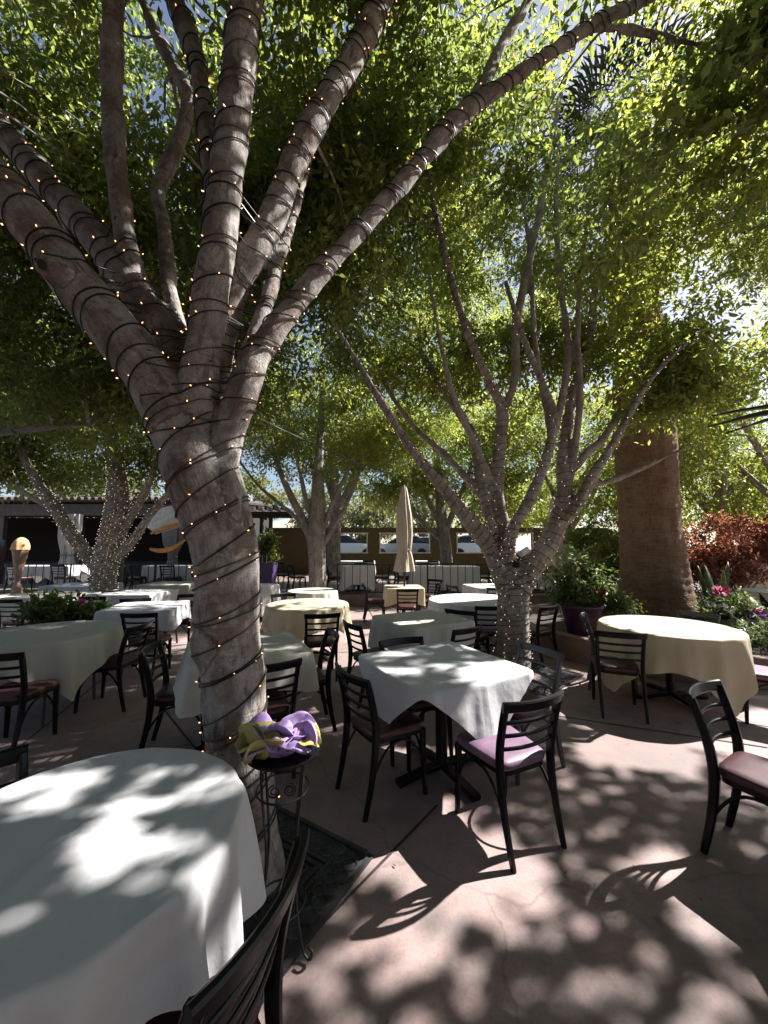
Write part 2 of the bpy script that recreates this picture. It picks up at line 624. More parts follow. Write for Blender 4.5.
struct('ground', MB().box((0, 100, -0.06), (900, 900, 0.1)), M['asphalt'])
struct('patio_floor', MB().add([(-22, -8, 0.0), (22, -8, 0.0), (22, 12, 0.0), (-22, 12, 0.0)], [(0, 1, 2, 3)]), M['concrete'])
TZ = 0.30
struct('terrace', MB().box((-5.5, 14.2, TZ / 2), (33, 8.0, TZ)), M['terrace'])
struct('car_park', MB().box((4, 60, 0.46), (120, 83, 0.92)), M['asphalt'])
def hill_mesh():
    n = 60
    xs = np.linspace(-420, 420, n)
    ys = np.linspace(150, 420, 24)
    X, Y = np.meshgrid(xs, ys, indexing='ij')
    Z = (vnoise(X / 70, Y / 70, seed=5) * 34 + vnoise(X / 24, Y / 24, seed=6) * 10) * np.clip((Y - 150) / 120, 0, 1) - 0.5
    V = np.stack([X, Y, Z], -1).reshape(-1, 3)
    ii = np.arange(n * 24).reshape(n, 24)
    q = np.stack([ii[:-1, :-1], ii[1:, :-1], ii[1:, 1:], ii[:-1, 1:]], -1).reshape(-1, 4)
    return arrays_mesh('hills', V, q, M['hill'], smooth=True)
ho = bpy.data.objects.new('hills', hill_mesh())
COL.objects.link(ho)
ho['kind'] = 'structure'

def strip(p, q, w=0.012, z=0.004):
    p, q = Vector((p[0], p[1], 0)), Vector((q[0], q[1], 0))
    d = (q - p).normalized()
    n = Vector((-d.y, d.x, 0)) * w / 2
    return [(p + n) + Vector((0, 0, z)), (p - n) + Vector((0, 0, z)), (q - n) + Vector((0, 0, z)), (q + n) + Vector((0, 0, z))]

jm = MB()
k = 0
def ground_at(px, py, z=0.0):
    r = sight(px, py)
    t = (z - EYE) / r[2]
    return (r[0] * t, r[1] * t)
for (a, b) in [((150, 692), (214, 772)), ((556, 716), (768, 748)), ((437, 806), (300, 948)), ((590, 655), (735, 585)), ((0, 790), (150, 760))]:
    pa, pb = ground_at(*a), ground_at(*b)
    jm.add(strip(pa, pb, 0.014, 0.004 + k * 0.0005), [(0, 1, 2, 3)])
    k += 1
for x0, y0, x1, y1 in [(-9, 5.3, 1.0, 5.9), (-9, 8.0, 2, 8.4), (-2.6, 2.2, -5.0, 9.5), (0.2, 5.2, -0.4, 9.8), (-5.5, 2.2, -8.5, 9.5)]:
    jm.add(strip((x0, y0), (x1, y1), 0.014, 0.004 + k * 0.0005), [(0, 1, 2, 3)])
    k += 1
struct('floor_joints', jm, M['joint'])

# ------------------------------------------------------------------ sun flecks: where the canopy has its gaps (world x, y, radii, height, shaded share)
CX, CY = SD[0] / SD[2], SD[1] / SD[2]
GAPS = [
    (0.75, 1.75, 1.15, 0.85, 0, 0.52), (0.2, 1.3, 0.95, 0.6, 0, 0.43), (1.1, 1.35, 0.5, 0.35, 0, 0.48), (-1.2, 2.3, 0.22, 0.9, 3.4, 0.35), (-0.55, 1.95, 0.25, 0.28, 0.8, 0.35), (-0.57, 1.95, 0.25, 0.3, 1.5, 0.4), (-0.6, 2.0, 0.3, 0.3, 2.3, 0.45), (-0.3, 2.1, 0.5, 0.4, 3.2, 0.42), (-1.2, 1.9, 0.5, 0.35, 2.9, 0.45), (1.9, 2.6, 1.0, 0.8, 0, 0.54), (1.2, 2.9, 1.0, 0.7, 0, 0.64),
    (1.95, 3.05, 0.55, 0.30, 0, 0.12), (3.4, 3.1, 0.9, 0.8, 0, 0.10), (2.7, 2.5, 0.8, 0.7, 0, 0.5), (0.32, 2.15, 0.5, 0.35, 0, 0.5),
    (0.41, 2.8, 0.62, 0.60, 0.75, 0.56), (0.62, 2.4, 0.4, 0.4, 0.5, 0.1),
    (-1.0, 1.36, 0.55, 0.17, 0.75, 0.36), (-0.60, 1.05, 0.32, 0.12, 0.75, 0.26), (-0.84, 0.90, 0.11, 0.05, 0.75, 0.08), (-0.42, 1.15, 0.12, 0.22, 0.5, 0.28), (-0.40, 1.64, 0.20, 0.18, 0.74, 0.03),
    (3.03, 4.07, 0.74, 0.74, 0.75, 0.02), (1.55, 6.1, 0.85, 0.85, 0.75, 0.10), (2.3, 8.3, 0.7, 0.7, 0.75, 0.03),
    (0.45, 4.5, 0.6, 0.6, 0.75, 0.35), (-1.14, 5.64, 0.75, 0.7, 0.75, 0.3), (-1.4, 7.35, 0.6, 0.6, 0.75, 0.3), (0.4, 8.1, 0.55, 0.5, 0.75, 0.35),
    (-3.4, 5.45, 0.7, 0.7, 0.75, 0.36), (-3.2, 3.65, 0.65, 0.45, 0.75, 0.30), (-1.1, 3.35, 0.5, 0.35, 0.75, 0.5), (-3.0, 3.3, 0.5, 0.5, 0.4, 0.35), (-4.7, 7.1, 0.6, 0.6, 0.75, 0.45), (-4.9, 8.5, 0.6, 0.5, 0.75, 0.3), (-6, 6.8, 0.7, 0.6, 0.75, 0.6),
    (-6.8, 8.4, 0.6, 0.6, 0.75, 0.5), (-2.2, 4.4, 1.2, 0.5, 0, 0.60), (-3.2, 2.9, 1.3, 0.35, 0, 0.35), (-0.5, 4.2, 0.5, 0.7, 0, 0.5), (-0.4, 3.6, 0.4, 0.3, 0, 0.4),
    (-8.6, 8.8, 0.3, 0.3, 1.7, 0.2), (2.0, 7.0, 1.2, 0.6, 0, 0.2), (2.1, 5.0, 0.8, 0.3, 0, 0.45), (-0.2, 6.3, 0.6, 0.9, 0, 0.4),
    (2.95, 5.7, 0.55, 0.45, 1.2, 0.25), (4.6, 5.3, 0.9, 0.6, 0.9, 0.3), (5.5, 6.5, 1.2, 1.0, 0.7, 0.3), (2.9, 5.9, 0.7, 0.6, 0.8, 0.4), (0.2, 11.5, 3.0, 1.0, 1.0, 0.5),
    (4.9, 6.2, 0.6, 0.8, 2.0, 0.4), (8.3, 9.2, 1.6, 1.0, 1.8, 0.25), (1.05, 2.2, 0.4, 0.3, 0.6, 0.2), (0.7, 2.05, 0.3, 0.3, 0.45, 0.3),
]
def cell_dist(x, y):
    # distance to the nearest of a scatter of points, one per unit cell: round holes between the leaves
    ix, iy = np.floor(x), np.floor(y)
    best = np.full(len(x), 9.0)
    for a in (-1, 0, 1):
        for b in (-1, 0, 1):
            cx, cy = ix + a, iy + b
            z = np.zeros_like(cx)
            px, py = cx + _h(cx, cy, z, 61), cy + _h(cx, cy, z, 62)
            best = np.minimum(best, np.hypot(x - px, y - py))
    return best

def keep_leaves(P, seed=0):
    keep = np.ones(len(P), bool)
    fz = rng.random(len(P))
    gx, gy = P[:, 0] - CX * P[:, 2], P[:, 1] - CY * P[:, 2]
    N0 = 0.86 * np.exp(-PI * cell_dist(gx / 0.105, gy / 0.105) ** 2) + 0.14 * np.clip((vnoise(gx * 2.2, gy * 2.2, seed=3) - 0.5) * 2.2 + 0.5, 0, 1)
    for cx, cy, rx, ry, zr, p in GAPS:
        h = P[:, 2] - zr
        sx = P[:, 0] - CX * h
        sy = P[:, 1] - CY * h
        e = ((sx - cx) / rx) ** 2 + ((sy - cy) / ry) ** 2
        q = np.where(e < 0.6, p, p + (1 - p) * np.clip((e - 0.6) / 0.7, 0, 1))
        m = e < 1.3
        if not m.any():
            continue
        n = np.zeros(len(P))
        n = N0
        n = 0.96 * n + 0.04 * fz
        keep &= ~(m & (n > q) & (q < 0.98))
    # the odd small gap anywhere else
    sx = P[:, 0] - CX * P[:, 2]
    sy = P[:, 1] - CY * P[:, 2]
    n = 0.6 * vnoise(sx * 1.5, sy * 3.0, seed=8) + 0.4 * vnoise(sx * 6, sy * 7, seed=9)
    keep &= (n < 0.73) | (np.hypot((sx + 1.2) / 0.6, (sy - 0.5) / 0.3) < 1)
    return keep

def unit(a):
    return a / np.maximum(np.linalg.norm(a, axis=-1, keepdims=True), 1e-9)

def make_leaves(C, crnd, twigs, K, L, clump_r, twig_len, droop, rich, cull=True, wid=0.40):
    """clump centres C (N,3) -> leaf mesh arrays"""
    N = len(C)
    cr = np.repeat(C, twigs, 0)
    g = unit(rng.normal(size=(N * twigs, 3))) * (rng.random((N * twigs, 1)) ** 0.5)
    rr = np.repeat(clump_r * (0.7 + 0.6 * rng.random(N)), twigs)[:, None]
    tc = cr + g * rr * np.array([1.15, 1.15, 0.8])
    td = unit(g + 0.6 * rng.normal(size=g.shape) + np.array([0, 0, -droop * 0.6]))
    trnd = np.repeat(crnd, twigs)
    u = np.tile(np.linspace(-0.5, 0.5, K), N * twigs)[:, None]
    p = np.repeat(tc, K, 0) + np.repeat(td, K, 0) * (u * twig_len) + rng.normal(size=(N * twigs * K, 3)) * 0.012
    l = unit(np.repeat(td, K, 0) * 0.55 + rng.normal(size=p.shape) * 0.55 + np.array([0, 0, -droop]))
    lr = np.repeat(trnd, K) * 0.55 + rng.random(len(p)) * 0.45
    if cull:
        k = keep_leaves(p)
        p, l, lr = p[k], l[k], lr[k]
    # nothing grows right round the camera
    k = np.linalg.norm(p - np.array([0, 0, EYE]), axis=1) > 1.9
    p, l, lr = p[k], l[k], lr[k]
    n = rng.normal(size=p.shape) * 0.7 + np.array([0, 0, 0.8])
    n = unit(n - l * (n * l).sum(1, keepdims=True))
    s = np.cross(l, n)
    ln = (L * (0.65 + 0.6 * rng.random(len(p))))[:, None]
    w = ln * wid * 0.5
    tip = p + l * ln - n * ln * 0.08
    if rich:
        up = n * w * 0.35
        vs = np.stack([p, p + l * ln * 0.30 + s * w + up, p + l * ln * 0.66 + s * w * 0.75 + up * 0.7, tip,
                       p + l * ln * 0.66 - s * w * 0.75 + up * 0.7, p + l * ln * 0.30 - s * w + up], 1)
        b = np.arange(len(p))[:, None] * 6
        q = np.concatenate([b + np.array([[0, 1, 2, 3]]), b + np.array([[0, 3, 4, 5]])], 0)
        V = vs.reshape(-1, 3)
        at_ = np.repeat(lr, 6)
    else:
        vs = np.stack([p, p + l * ln * 0.45 + s * w, tip, p + l * ln * 0.45 - s * w], 1)
        b = np.arange(len(p))[:, None] * 4
        q = b + np.array([[0, 1, 2, 3]])
        V = vs.reshape(-1, 3)
        at_ = np.repeat(lr, 4)
    return V, q, at_

def clump_centres(blobs, n, hollow=0.35, avoid=None):
    vol = np.array([b[3] * b[4] * b[5] for b in blobs]) ** 0.8 * np.array([b[6] if len(b) > 6 else 1.0 for b in blobs])
    cnt = np.maximum(1, (vol / vol.sum() * n)).astype(int)
    out = []
    for b, c in zip(blobs, cnt):
        got = 0
        while got < c:
            d = unit(rng.normal(size=(c * 3, 3))) * (hollow ** 3 + (1 - hollow ** 3) * rng.random((c * 3, 1))) ** (1 / 3)
            p = np.array(b[:3]) + d * np.array(b[3:6])
            ok = vnoise(p[:, 0] * 0.9, p[:, 1] * 0.9, p[:, 2] * 0.9, seed=21) > (0.36 if len(b) < 7 or b[6] < 3 else -1)
            if avoid is not None:
                ok &= ~avoid(p)
            p = p[ok][: c - got]
            if len(p) == 0 and got == 0 and not ok.any():
                break
            out.append(p)
            got += len(p)
    return np.concatenate(out, 0)

def catmull(pts, rad, step=0.12):
    P = [Vector(p) for p in pts]
    out, ro = [], []
    n = len(P)
    for i in range(n - 1):
        p0, p1, p2, p3 = P[max(i - 1, 0)], P[i], P[i + 1], P[min(i + 2, n - 1)]
        m = max(2, int((p2 - p1).length / step))
        for j in range(m):
            t = j / m
            q = 0.5 * ((2 * p1) + (p2 - p0) * t + (2 * p0 - 5 * p1 + 4 * p2 - p3) * t * t + (3 * p1 - p0 - 3 * p2 + p3) * t ** 3)
            out.append(q)
            ro.append(rad[i] * (1 - t) + rad[i + 1] * t)
    out.append(P[-1])
    ro.append(rad[-1])
    return out, ro

def limb(spec):
    """photo outline of a limb: (px, py, distance, width in px) -> smooth path with radii"""
    pts = [at(a, b, d) for a, b, d, w in spec]
    rad = [w * d / F / 2 for a, b, d, w in spec]
    return catmull(pts, rad)

def fuse(mb, voxel, smooth_it, lump_k=1.0):
    """join overlapping tubes into one skin"""
    me = bpy.data.meshes.new('tmp')
    me.from_pydata(mb.v, [], mb.f)
    o = bpy.data.objects.new('tmp', me)
    COL.objects.link(o)
    r = o.modifiers.new('r', 'REMESH')
    r.mode = 'VOXEL'
    r.voxel_size = voxel
    s = o.modifiers.new('s', 'SMOOTH')
    s.factor = 0.5
    s.iterations = smooth_it
    dg = bpy.context.evaluated_depsgraph_get()
    dg.update()
    me2 = bpy.data.meshes.new_from_object(o.evaluated_get(dg))
    V = np.empty(len(me2.vertices) * 3, np.float32)
    me2.vertices.foreach_get('co', V)
    V = V.reshape(-1, 3)
    Nn = np.empty(len(me2.vertices) * 3, np.float32)
    me2.vertices.foreach_get('normal', Nn)
    Nn = Nn.reshape(-1, 3)
    lump = 0.010 * (vnoise(V[:, 0] * 7, V[:, 1] * 7, V[:, 2] * 4, seed=41) - 0.5) * 2 + 0.005 * (vnoise(V[:, 0] * 19, V[:, 1] * 19, V[:, 2] * 11, seed=42) - 0.5) * 2
    V = V + Nn * (lump * lump_k)[:, None]
    Fs = [tuple(p.vertices) for p in me2.polygons]
    bpy.data.objects.remove(o)
    bpy.data.meshes.remove(me)
    bpy.data.meshes.remove(me2)
    return V, Fs

def bark_coords(V, limbs):
    best = np.full(len(V), 1e9)
    C = np.zeros((len(V), 3))
    for pts, rad in limbs:
        P = np.array([tuple(p) for p in pts])
        nrm = None
        s = 0.0
        for i in range(len(P) - 1):
            a, b = P[i], P[i + 1]
            t = b - a
            L = np.linalg.norm(t)
            if L < 1e-6:
                continue
            t = t / L
            if nrm is None:
                nrm = np.array(Vector(t).orthogonal().normalized())
            nrm = nrm - t * (nrm @ t)
            nrm /= np.linalg.norm(nrm)
            bb = np.cross(t, nrm)
            rel = V - a
            h = np.clip(rel @ t, 0, L)
            off = rel - h[:, None] * t
            dist = np.linalg.norm(off, axis=1) - rad[i]
            m = dist < best
            best[m] = dist[m]
            C[m] = np.stack([off[m] @ nrm, off[m] @ bb, s + h[m]], 1)
            s += L
        # each limb keeps its own stretch of bark
    return C

def sticks(mb, limbs, C, share, r0=0.015, zmin=2.4):
    if share == 0:
        return
    """thin branches from the limbs out to the leaf clumps"""
    nodes = np.array([tuple(p) for pts, rad in limbs for p in pts])
    nr = np.array([r for pts, rad in limbs for r in rad])
    ok = nodes[:, 2] > zmin
    nodes, nr = nodes[ok], nr[ok]
    idx = rng.permutation(len(C))[: int(len(C) * share)]
    for i in idx:
        c = C[i]
        d = np.linalg.norm(nodes - c, axis=1) + np.maximum(0, nodes[:, 2] - c[2] + 0.2) * 1.5
        j = int(np.argmin(d))
        a = nodes[j]
        L = np.linalg.norm(c - a)
        if L < 0.25 or L > 1.9:
            continue
        mid = (a + c) / 2 + rng.normal(size=3) * 0.10 * L + np.array([0, 0, 0.10 * L])
        r = min(r0 * (0.5 + 0.28 * L), nr[j] * 0.7)
        pts, rad = catmull([a, mid, c], [r, r * 0.7, r * 0.25], 0.25)
        mb.tube(pts, rad, 5, cap=False)

def tree(name, label, loc, limbs, blobs, n, bark, leaf, group, twigs=24, K=9, L=0.075, clump_r=0.42, twig_len=0.34, droop=0.35,
         rich=False, hero=None, zmin=2.4, share=0.4, hollow=0.35, avoid=None, cull=True, cat='tree'):
    root = thing(name, label, cat, loc, 0, group)
    mb = MB()
    for pts, rad in limbs:
        mb.tube(pts, rad, 14 if hero else 8)
    skin = None
    if hero:
        V, Fs = fuse(mb, hero[0], hero[1])
        cs = bark_coords(V, limbs)
        skin = BVHTree.FromPolygons([Vector(v) for v in V], Fs)
        mb = MB().add(V.tolist(), Fs, cs.tolist())
    C = clump_centres(blobs, n, hollow, avoid)
    sticks(mb, limbs, C, share, zmin=zmin)
    inv = Vector(loc)
    mb.v = [(v[0] - inv.x, v[1] - inv.y, v[2] - inv.z) for v in mb.v]
    mb.build('trunk', bark, root, bark=True)
    V, q, a = make_leaves(C, rng.random(len(C)), twigs, K, L, clump_r, twig_len, droop, rich, cull)
    me = arrays_mesh('crown', V - np.array(loc), q, leaf, {'rnd': a})
    o = bpy.data.objects.new('crown', me)
    COL.objects.link(o)
    o.parent = root
    return root, skin

def string_lights(label, limbs, skin, pitch, wire_r, bulb_gap, bulb_len, bmat, group, wob=0.3, individual=100, zmin=0.15, jit=1.0, off=0.004):
    root = thing('string_lights', label, 'string lights', (0, 0, 0), 0, group)
    mb = MB()
    spots = []
    for li, (pts, rad) in enumerate(limbs):
        path = []
        ang = random.random() * 6
        P = [Vector(p) for p in pts]
        nrm = None
        pit = pitch * (0.72 if li == 0 else 1.0)
        for i in range(len(P) - 1):
            t = P[i + 1] - P[i]
            L = t.length
            t.normalize()
            nrm = t.orthogonal().normalized() if nrm is None else (nrm - t * nrm.dot(t)).normalized()
            b = t.cross(nrm)
            steps = max(1, int(L / pit * 26))
            for j in range(steps):
                f = j / steps
                c = P[i] + t * (L * f)
                r = rad[i] * (1 - f) + rad[i + 1] * f
                c = c + t * (pitch * 0.45 * math.sin(ang * 0.37 + li) * wob) + t * (0.33 * r * math.cos(ang + li * 2.1) * wob)
                dr = nrm * math.cos(ang) + b * math.sin(ang)
                hit = None
                if skin is not None:
                    h = skin.ray_cast(c + dr * (r * 2.2 + 0.03), -dr, r * 2.2 + 0.03)
                    if h[0] is not None and (h[0] - c).length > r * 0.5:
                        hit = h[0]
                p = (hit if hit is not None else c + dr * r) + dr * (wire_r * 0.6 + off)
                if p.z > zmin:
                    path.append((p, dr))
                ang += 2 * PI / 26
        if len(path) < 4:
            continue
        mb.tube([p for p, d in path], wire_r, 4, cap=False)
        acc = 0.0
        for i in range(1, len(path)):
            acc += (path[i][0] - path[i - 1][0]).length
            if acc > bulb_gap:
                acc = random.uniform(-1.1, 0.75) * bulb_gap
                d = (path[i][1] + Vector((random.uniform(-1, 1), random.uniform(-1, 1), random.uniform(-0.4, 1.0))) * 0.6 * jit).normalized()
                spots.append((path[i][0], d))
    mb.build('wire', M['wire'], root)
    bm_ = MB()
    def bulb(mbx, p, d, s):
        q = d.orthogonal().normalized()
        b = d.cross(q)
        w = s * 0.27
        vs = [p, p + d * s * 0.45 + q * w, p + d * s * 0.45 + b * w, p + d * s * 0.45 - q * w, p + d * s * 0.45 - b * w, p + d * s]
        mbx.add(vs, [(0, 2, 1), (0, 3, 2), (0, 4, 3), (0, 1, 4), (5, 1, 2), (5, 2, 3), (5, 3, 4), (5, 4, 1)])
    proto = MB()
    bulb(proto, Vector((0, 0, 0)), Vector((0, 0, 1)), bulb_len)
    pm = proto.mesh('bulb', bmat, smooth=False)
    stub = MB()
    spots.sort(key=lambda s: (s[0] - Vector((0, 0, EYE))).length)
    for i, (p, d) in enumerate(spots):
        q = p + d * 0.007 * jit
        stub.tube([p, q], wire_r * 0.9, 4)
        if i < individual:
            o = bpy.data.objects.new('bulb', pm)
            COL.objects.link(o)
            o.parent = root
            o.location = q
            o.scale = (1, 1, 1) if i % 3 else (0.7, 0.7, 0.7)
            o.rotation_euler = d.to_track_quat('Z', 'Y').to_euler()
        else:
            bulb(bm_, q, d, bulb_len)
    stub.build('bulb_holders', M['wire'], root)['kind'] = 'stuff'
    if bm_.v:
        bm_.build('more_bulbs', bmat, root, smooth=False)['kind'] = 'stuff'
    return root

# ------------------------------------------------------------------ the near leaning tree
t1 = []
T1X, T1Y = -0.72, 1.95
trunk1 = limb([(250, 905, 1.95, 72), (247, 850, 1.95, 62), (240, 760, 1.95, 58), (235, 700, 1.95, 59), (229, 640, 1.95, 60), (226, 565, 1.95, 61), (220, 530, 1.95, 64), (208, 487, 1.95, 72), (196, 456, 1.95, 72), (187, 435, 1.95, 52)])
la = limb([(196, 460, 1.95, 60), (172, 412, 1.93, 58), (148, 372, 1.90, 53), (100, 312, 1.86, 49), (62, 265, 1.82, 46), (18, 205, 1.8, 45), (-40, 140, 1.78, 42), (-120, 50, 1.8, 36), (-220, -80, 1.8, 26)])
lb = limb([(196, 440, 1.98, 46), (174, 366, 2.05, 40), (140, 300, 2.12, 37), (104, 248, 2.18, 33), (60, 198, 2.24, 30), (18, 150, 2.3, 28), (-30, 95, 2.4, 26), (-110, 0, 2.5, 18)])
lc = limb([(140, 300, 2.12, 24), (128, 250, 2.12, 24), (118, 180, 2.1, 22), (112, 90, 2.1, 22), (113, 0, 2.1, 23), (112, -90, 2.2, 20), (100, -220, 2.3, 12)])
ld = limb([(196, 392, 2.02, 20), (184, 345, 2.12, 16), (170, 290, 2.25, 15), (164, 225, 2.35, 15), (158, 190, 2.4, 16), (178, 145, 2.45, 15), (187, 95, 2.5, 14), (166, 55, 2.55, 12), (142, 0, 2.6, 11), (120, -80, 2.7, 8)])
le = limb([(196, 460, 1.93, 48), (198, 400, 1.92, 40), (206, 330, 1.92, 37), (218, 240, 1.93, 36), (228, 170, 1.95, 36), (237, 90, 1.95, 36), (246, 0, 1.95, 38), (254, -80, 1.95, 34), (270, -220, 2.0, 22)])
lf = limb([(214, 270, 1.95, 20), (212, 185, 2.02, 19), (205, 120, 2.06, 20), (196, 60, 2.1, 21), (183, 20, 2.12, 22), (166, -25, 2.15, 20), (140, -120, 2.2, 14)])
lg = limb([(205, 450, 2.0, 40), (216, 372, 2.08, 31), (232, 292, 2.15, 31), (264, 236, 2.2, 30), (300, 150, 2.28, 28), (332, 92, 2.35, 27), (362, 42, 2.4, 27), (386, -12, 2.45, 25), (430, -110, 2.6, 18)])
lh = limb([(209, 500, 1.95, 48), (226, 440, 1.93, 36), (240, 400, 1.94, 33), (256, 357, 1.97, 29), (290, 310, 2.04, 24), (340, 250, 2.14, 21), (398, 188, 2.26, 20), (455, 122, 2.36, 21), (505, 84, 2.42, 15), (560, 46, 2.5, 14), (600, 20, 2.55, 13), (645, 0, 2.6, 12), (720, -50, 2.7, 9)])
lh2 = limb([(455, 124, 2.36, 18), (480, 92, 2.45, 15), (500, 48, 2.55, 14), (528, 2, 2.62, 13), (560, -70, 2.7, 10)])
lh3 = limb([(590, 28, 2.54, 8), (630, 30, 2.6, 8), (668, 38, 2.66, 7), (735, 52, 2.75, 6), (790, 58, 2.85, 5)])
li_ = limb([(244, 372, 2.05, 22), (262, 318, 2.15, 18), (284, 245, 2.35, 12), (303, 178, 2.5, 11), (322, 110, 2.7, 8), (350, 50, 2.9, 5)])
stub = limb([(84, 288, 1.86, 34), (60, 272, 1.72, 27), (46, 266, 1.63, 24), (43, 265, 1.615, 23)])
burl = ([Vector(at(218, 642, 1.93)), Vector(at(206, 648, 1.92)), Vector(at(194, 652, 1.91))], [0.15, 0.125, 0.08])
collar = ([Vector(at(226, 470, 1.86)), Vector(at(234, 492, 1.84)), Vector(at(238, 512, 1.85))], [0.05, 0.045, 0.02])
knot = ([Vector(at(212, 255, 1.86)), Vector(at(209, 262, 1.83))], [0.06, 0.05])
scar = limb([(222, 425, 1.96, 20), (228, 455, 1.90, 22), (224, 480, 1.88, 18), (232, 520, 1.9, 12)])
limbs1 = [trunk1, la, lb, lc, ld, le, lf, lg, lh, lh2, lh3, li_, stub, burl, scar, collar, knot]
def avoid1(p):
    # the limbs stand clear up to the top of the picture
    return ((p[:, 1] < 3.1) & (p[:, 2] < 4.3 + 0.4 * np.abs(p[:, 0])) & (p[:, 0] < 1.2))
tree1, skin1 = tree('ficus_tree', 'thick leaning grey-brown tree with forking limbs wound in lights, rising from the near grate', (T1X, T1Y, 0),
    limbs1, [(-1.6, 3.0, 6.6, 2.6, 2.2, 1.5), (-2.3, 4.9, 5.4, 2.5, 1.3, 2.0), (-0.8, 3.9, 4.9, 1.6, 0.7, 1.1), (0.3, 4.3, 6.2, 1.7, 1.2, 1.5), (2.7, 3.0, 4.7, 0.9, 0.8, 0.9, 0.7), (2.0, 3.4, 6.2, 1.8, 1.2, 0.9, 0.45), (-3.4, 3.7, 6.2, 1.3, 0.8, 1.6), (-0.6, 0.2, 6.4, 3.6, 2.6, 0.9, 0.9), (3.55, 2.5, 5.4, 1.0, 0.7, 0.6, 6.0), (-2.0, 4.3, 6.9, 1.2, 0.8, 1.0, 1.3)],
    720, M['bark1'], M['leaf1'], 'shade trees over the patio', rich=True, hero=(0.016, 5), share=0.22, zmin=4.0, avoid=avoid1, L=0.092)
cut = MB()
ca, cb_ = Vector(at(46, 266, 1.63)), Vector(at(41.5, 264.3, 1.608))
cut.tube([ca, cb_], [0.026, 0.022], 12)
co = cut.build('cut_end', M['soil'], tree1)
co.location = (-T1X, -T1Y, 0)
string_lights('green-black fairy lights with warm bulbs wound up the thick leaning near tree', [trunk1] + [(q[0][s:], q[1][s:]) for q, s in ((la, 1), (lb, 3), (le, 1), (lf, 2), (lg, 2), (lh, 3), (li_, 3))], skin1, 0.13, 0.0042, 0.24, 0.013, M['bulb_warm'], 'fairy lights wound round the trees', zmin=0.2, wob=0.8)

# ------------------------------------------------------------------ the second tree, right of the middle
D2 = 4.9
trunk2 = limb([(512, 672, D2, 36), (513, 640, D2, 31), (513, 605, D2, 30), (513, 578, D2, 32)])
L2 = [trunk2,
    limb([(510, 592, D2, 24), (493, 552, D2, 20), (476, 530, D2 - 0.1, 17), (460, 510, D2 - 0.2, 14), (440, 485, D2 - 0.3, 12), (422, 463, D2 - 0.4, 11), (399, 431, D2 - 0.5, 9), (380, 400, D2 - 0.6, 8), (350, 350, D2 - 0.7, 6), (325, 310, D2 - .8, 4)]),
    limb([(508, 575, D2 + .15, 18), (500, 540, D2 + 0.4, 15), (484, 497, D2 + 0.7, 12), (473, 436, D2 + 1.0, 10), (446, 394, D2 + 1.2, 8), (420, 350, D2 + 1.4, 6)]),
    limb([(484, 500, D2 + 0.7, 8), (450, 460, D2 + 0.9, 7), (412, 425, D2 + 1.0, 6), (385, 385, D2 + 1.1, 5)]),
    limb([(510, 575, D2, 18), (505, 533, D2, 15), (497, 497, D2, 14), (499, 452, D2 - 0.05, 13), (502, 410, D2 - 0.1, 12), (487, 378, D2 - 0.2, 9), (466, 328, D2 - 0.3, 9), (445, 255, D2 - 0.4, 8), (430, 180, D2 - 0.5, 6), (424, 110, D2 - 0.5, 5)]),
    limb([(502, 413, D2 - 0.1, 9), (515, 378, D2, 9), (516, 326, D2, 9), (527, 270, D2, 9), (539, 215, D2, 8), (550, 150, D2, 7), (562, 90, D2, 6), (576, 40, D2, 5)]),
    limb([(506, 560, D2 - .05, 15), (512, 530, D2 - 0.2, 12), (531, 497, D2 - 0.3, 11), (548, 452, D2 - 0.3, 10), (554, 417, D2 - 0.3, 9), (540, 378, D2 - 0.35, 8), (523, 337, D2 - 0.4, 7), (505, 280, D2 - .5, 5)]),
    limb([(549, 448, D2 - 0.3, 9), (563, 394, D2 - 0.2, 8), (568, 345, D2 - 0.1, 8), (560, 280, D2, 7), (556, 210, D2, 6), (560, 130, D2, 4)]),
    limb([(516, 592, D2, 25), (536, 562, D2, 21), (551, 539, D2, 20), (562, 510, D2, 17), (565, 485, D2, 15), (562, 462, D2, 12), (573, 394, D2 + 0.1, 10), (590, 340, D2 + 0.2, 8), (600, 255, D2 + 0.2, 8), (630, 215, D2 + 0.2, 7), (655, 180, D2 + .2, 6), (690, 110, D2 + .2, 5)]),
    limb([(560, 525, D2, 12), (574, 510, D2 - 0.1, 12), (590, 481, D2 - 0.2, 11), (606, 455, D2 - 0.2, 9), (620, 432, D2 - 0.3, 8), (650, 380, D2 - 0.4, 6), (690, 340, D2 - .5, 4)]),
    limb([(566, 478, D2, 9), (585, 455, D2 + 0.2, 9), (602, 440, D2 + 0.3, 8), (622, 408, D2 + 0.4, 7), (655, 350, D2 + 0.5, 5)]),
    limb([(497, 500, D2, 8), (478, 450, D2 - 0.2, 7), (455, 400, D2 - 0.3, 6), (440, 340, D2 - 0.4, 5), (428, 270, D2 - 0.5, 4)]),
    limb([(552, 440, D2 - 0.3, 7), (536, 350, D2 - 0.1, 6), (530, 260, D2, 5), (520, 170, D2 + .1, 4)]),
    limb([(570, 480, D2, 8), (580, 400, D2 - 0.2, 7), (578, 320, D2 - 0.2, 6), (586, 230, D2 - 0.2, 5), (600, 140, D2 - .2, 4)]),
    limb([(584, 488, D2 - 0.1, 6), (620, 478, D2 - 0.2, 6), (655, 462, D2 - 0.3, 5), (690, 446, D2 - 0.4, 4), (705, 442, D2 - .4, 2)]),
]
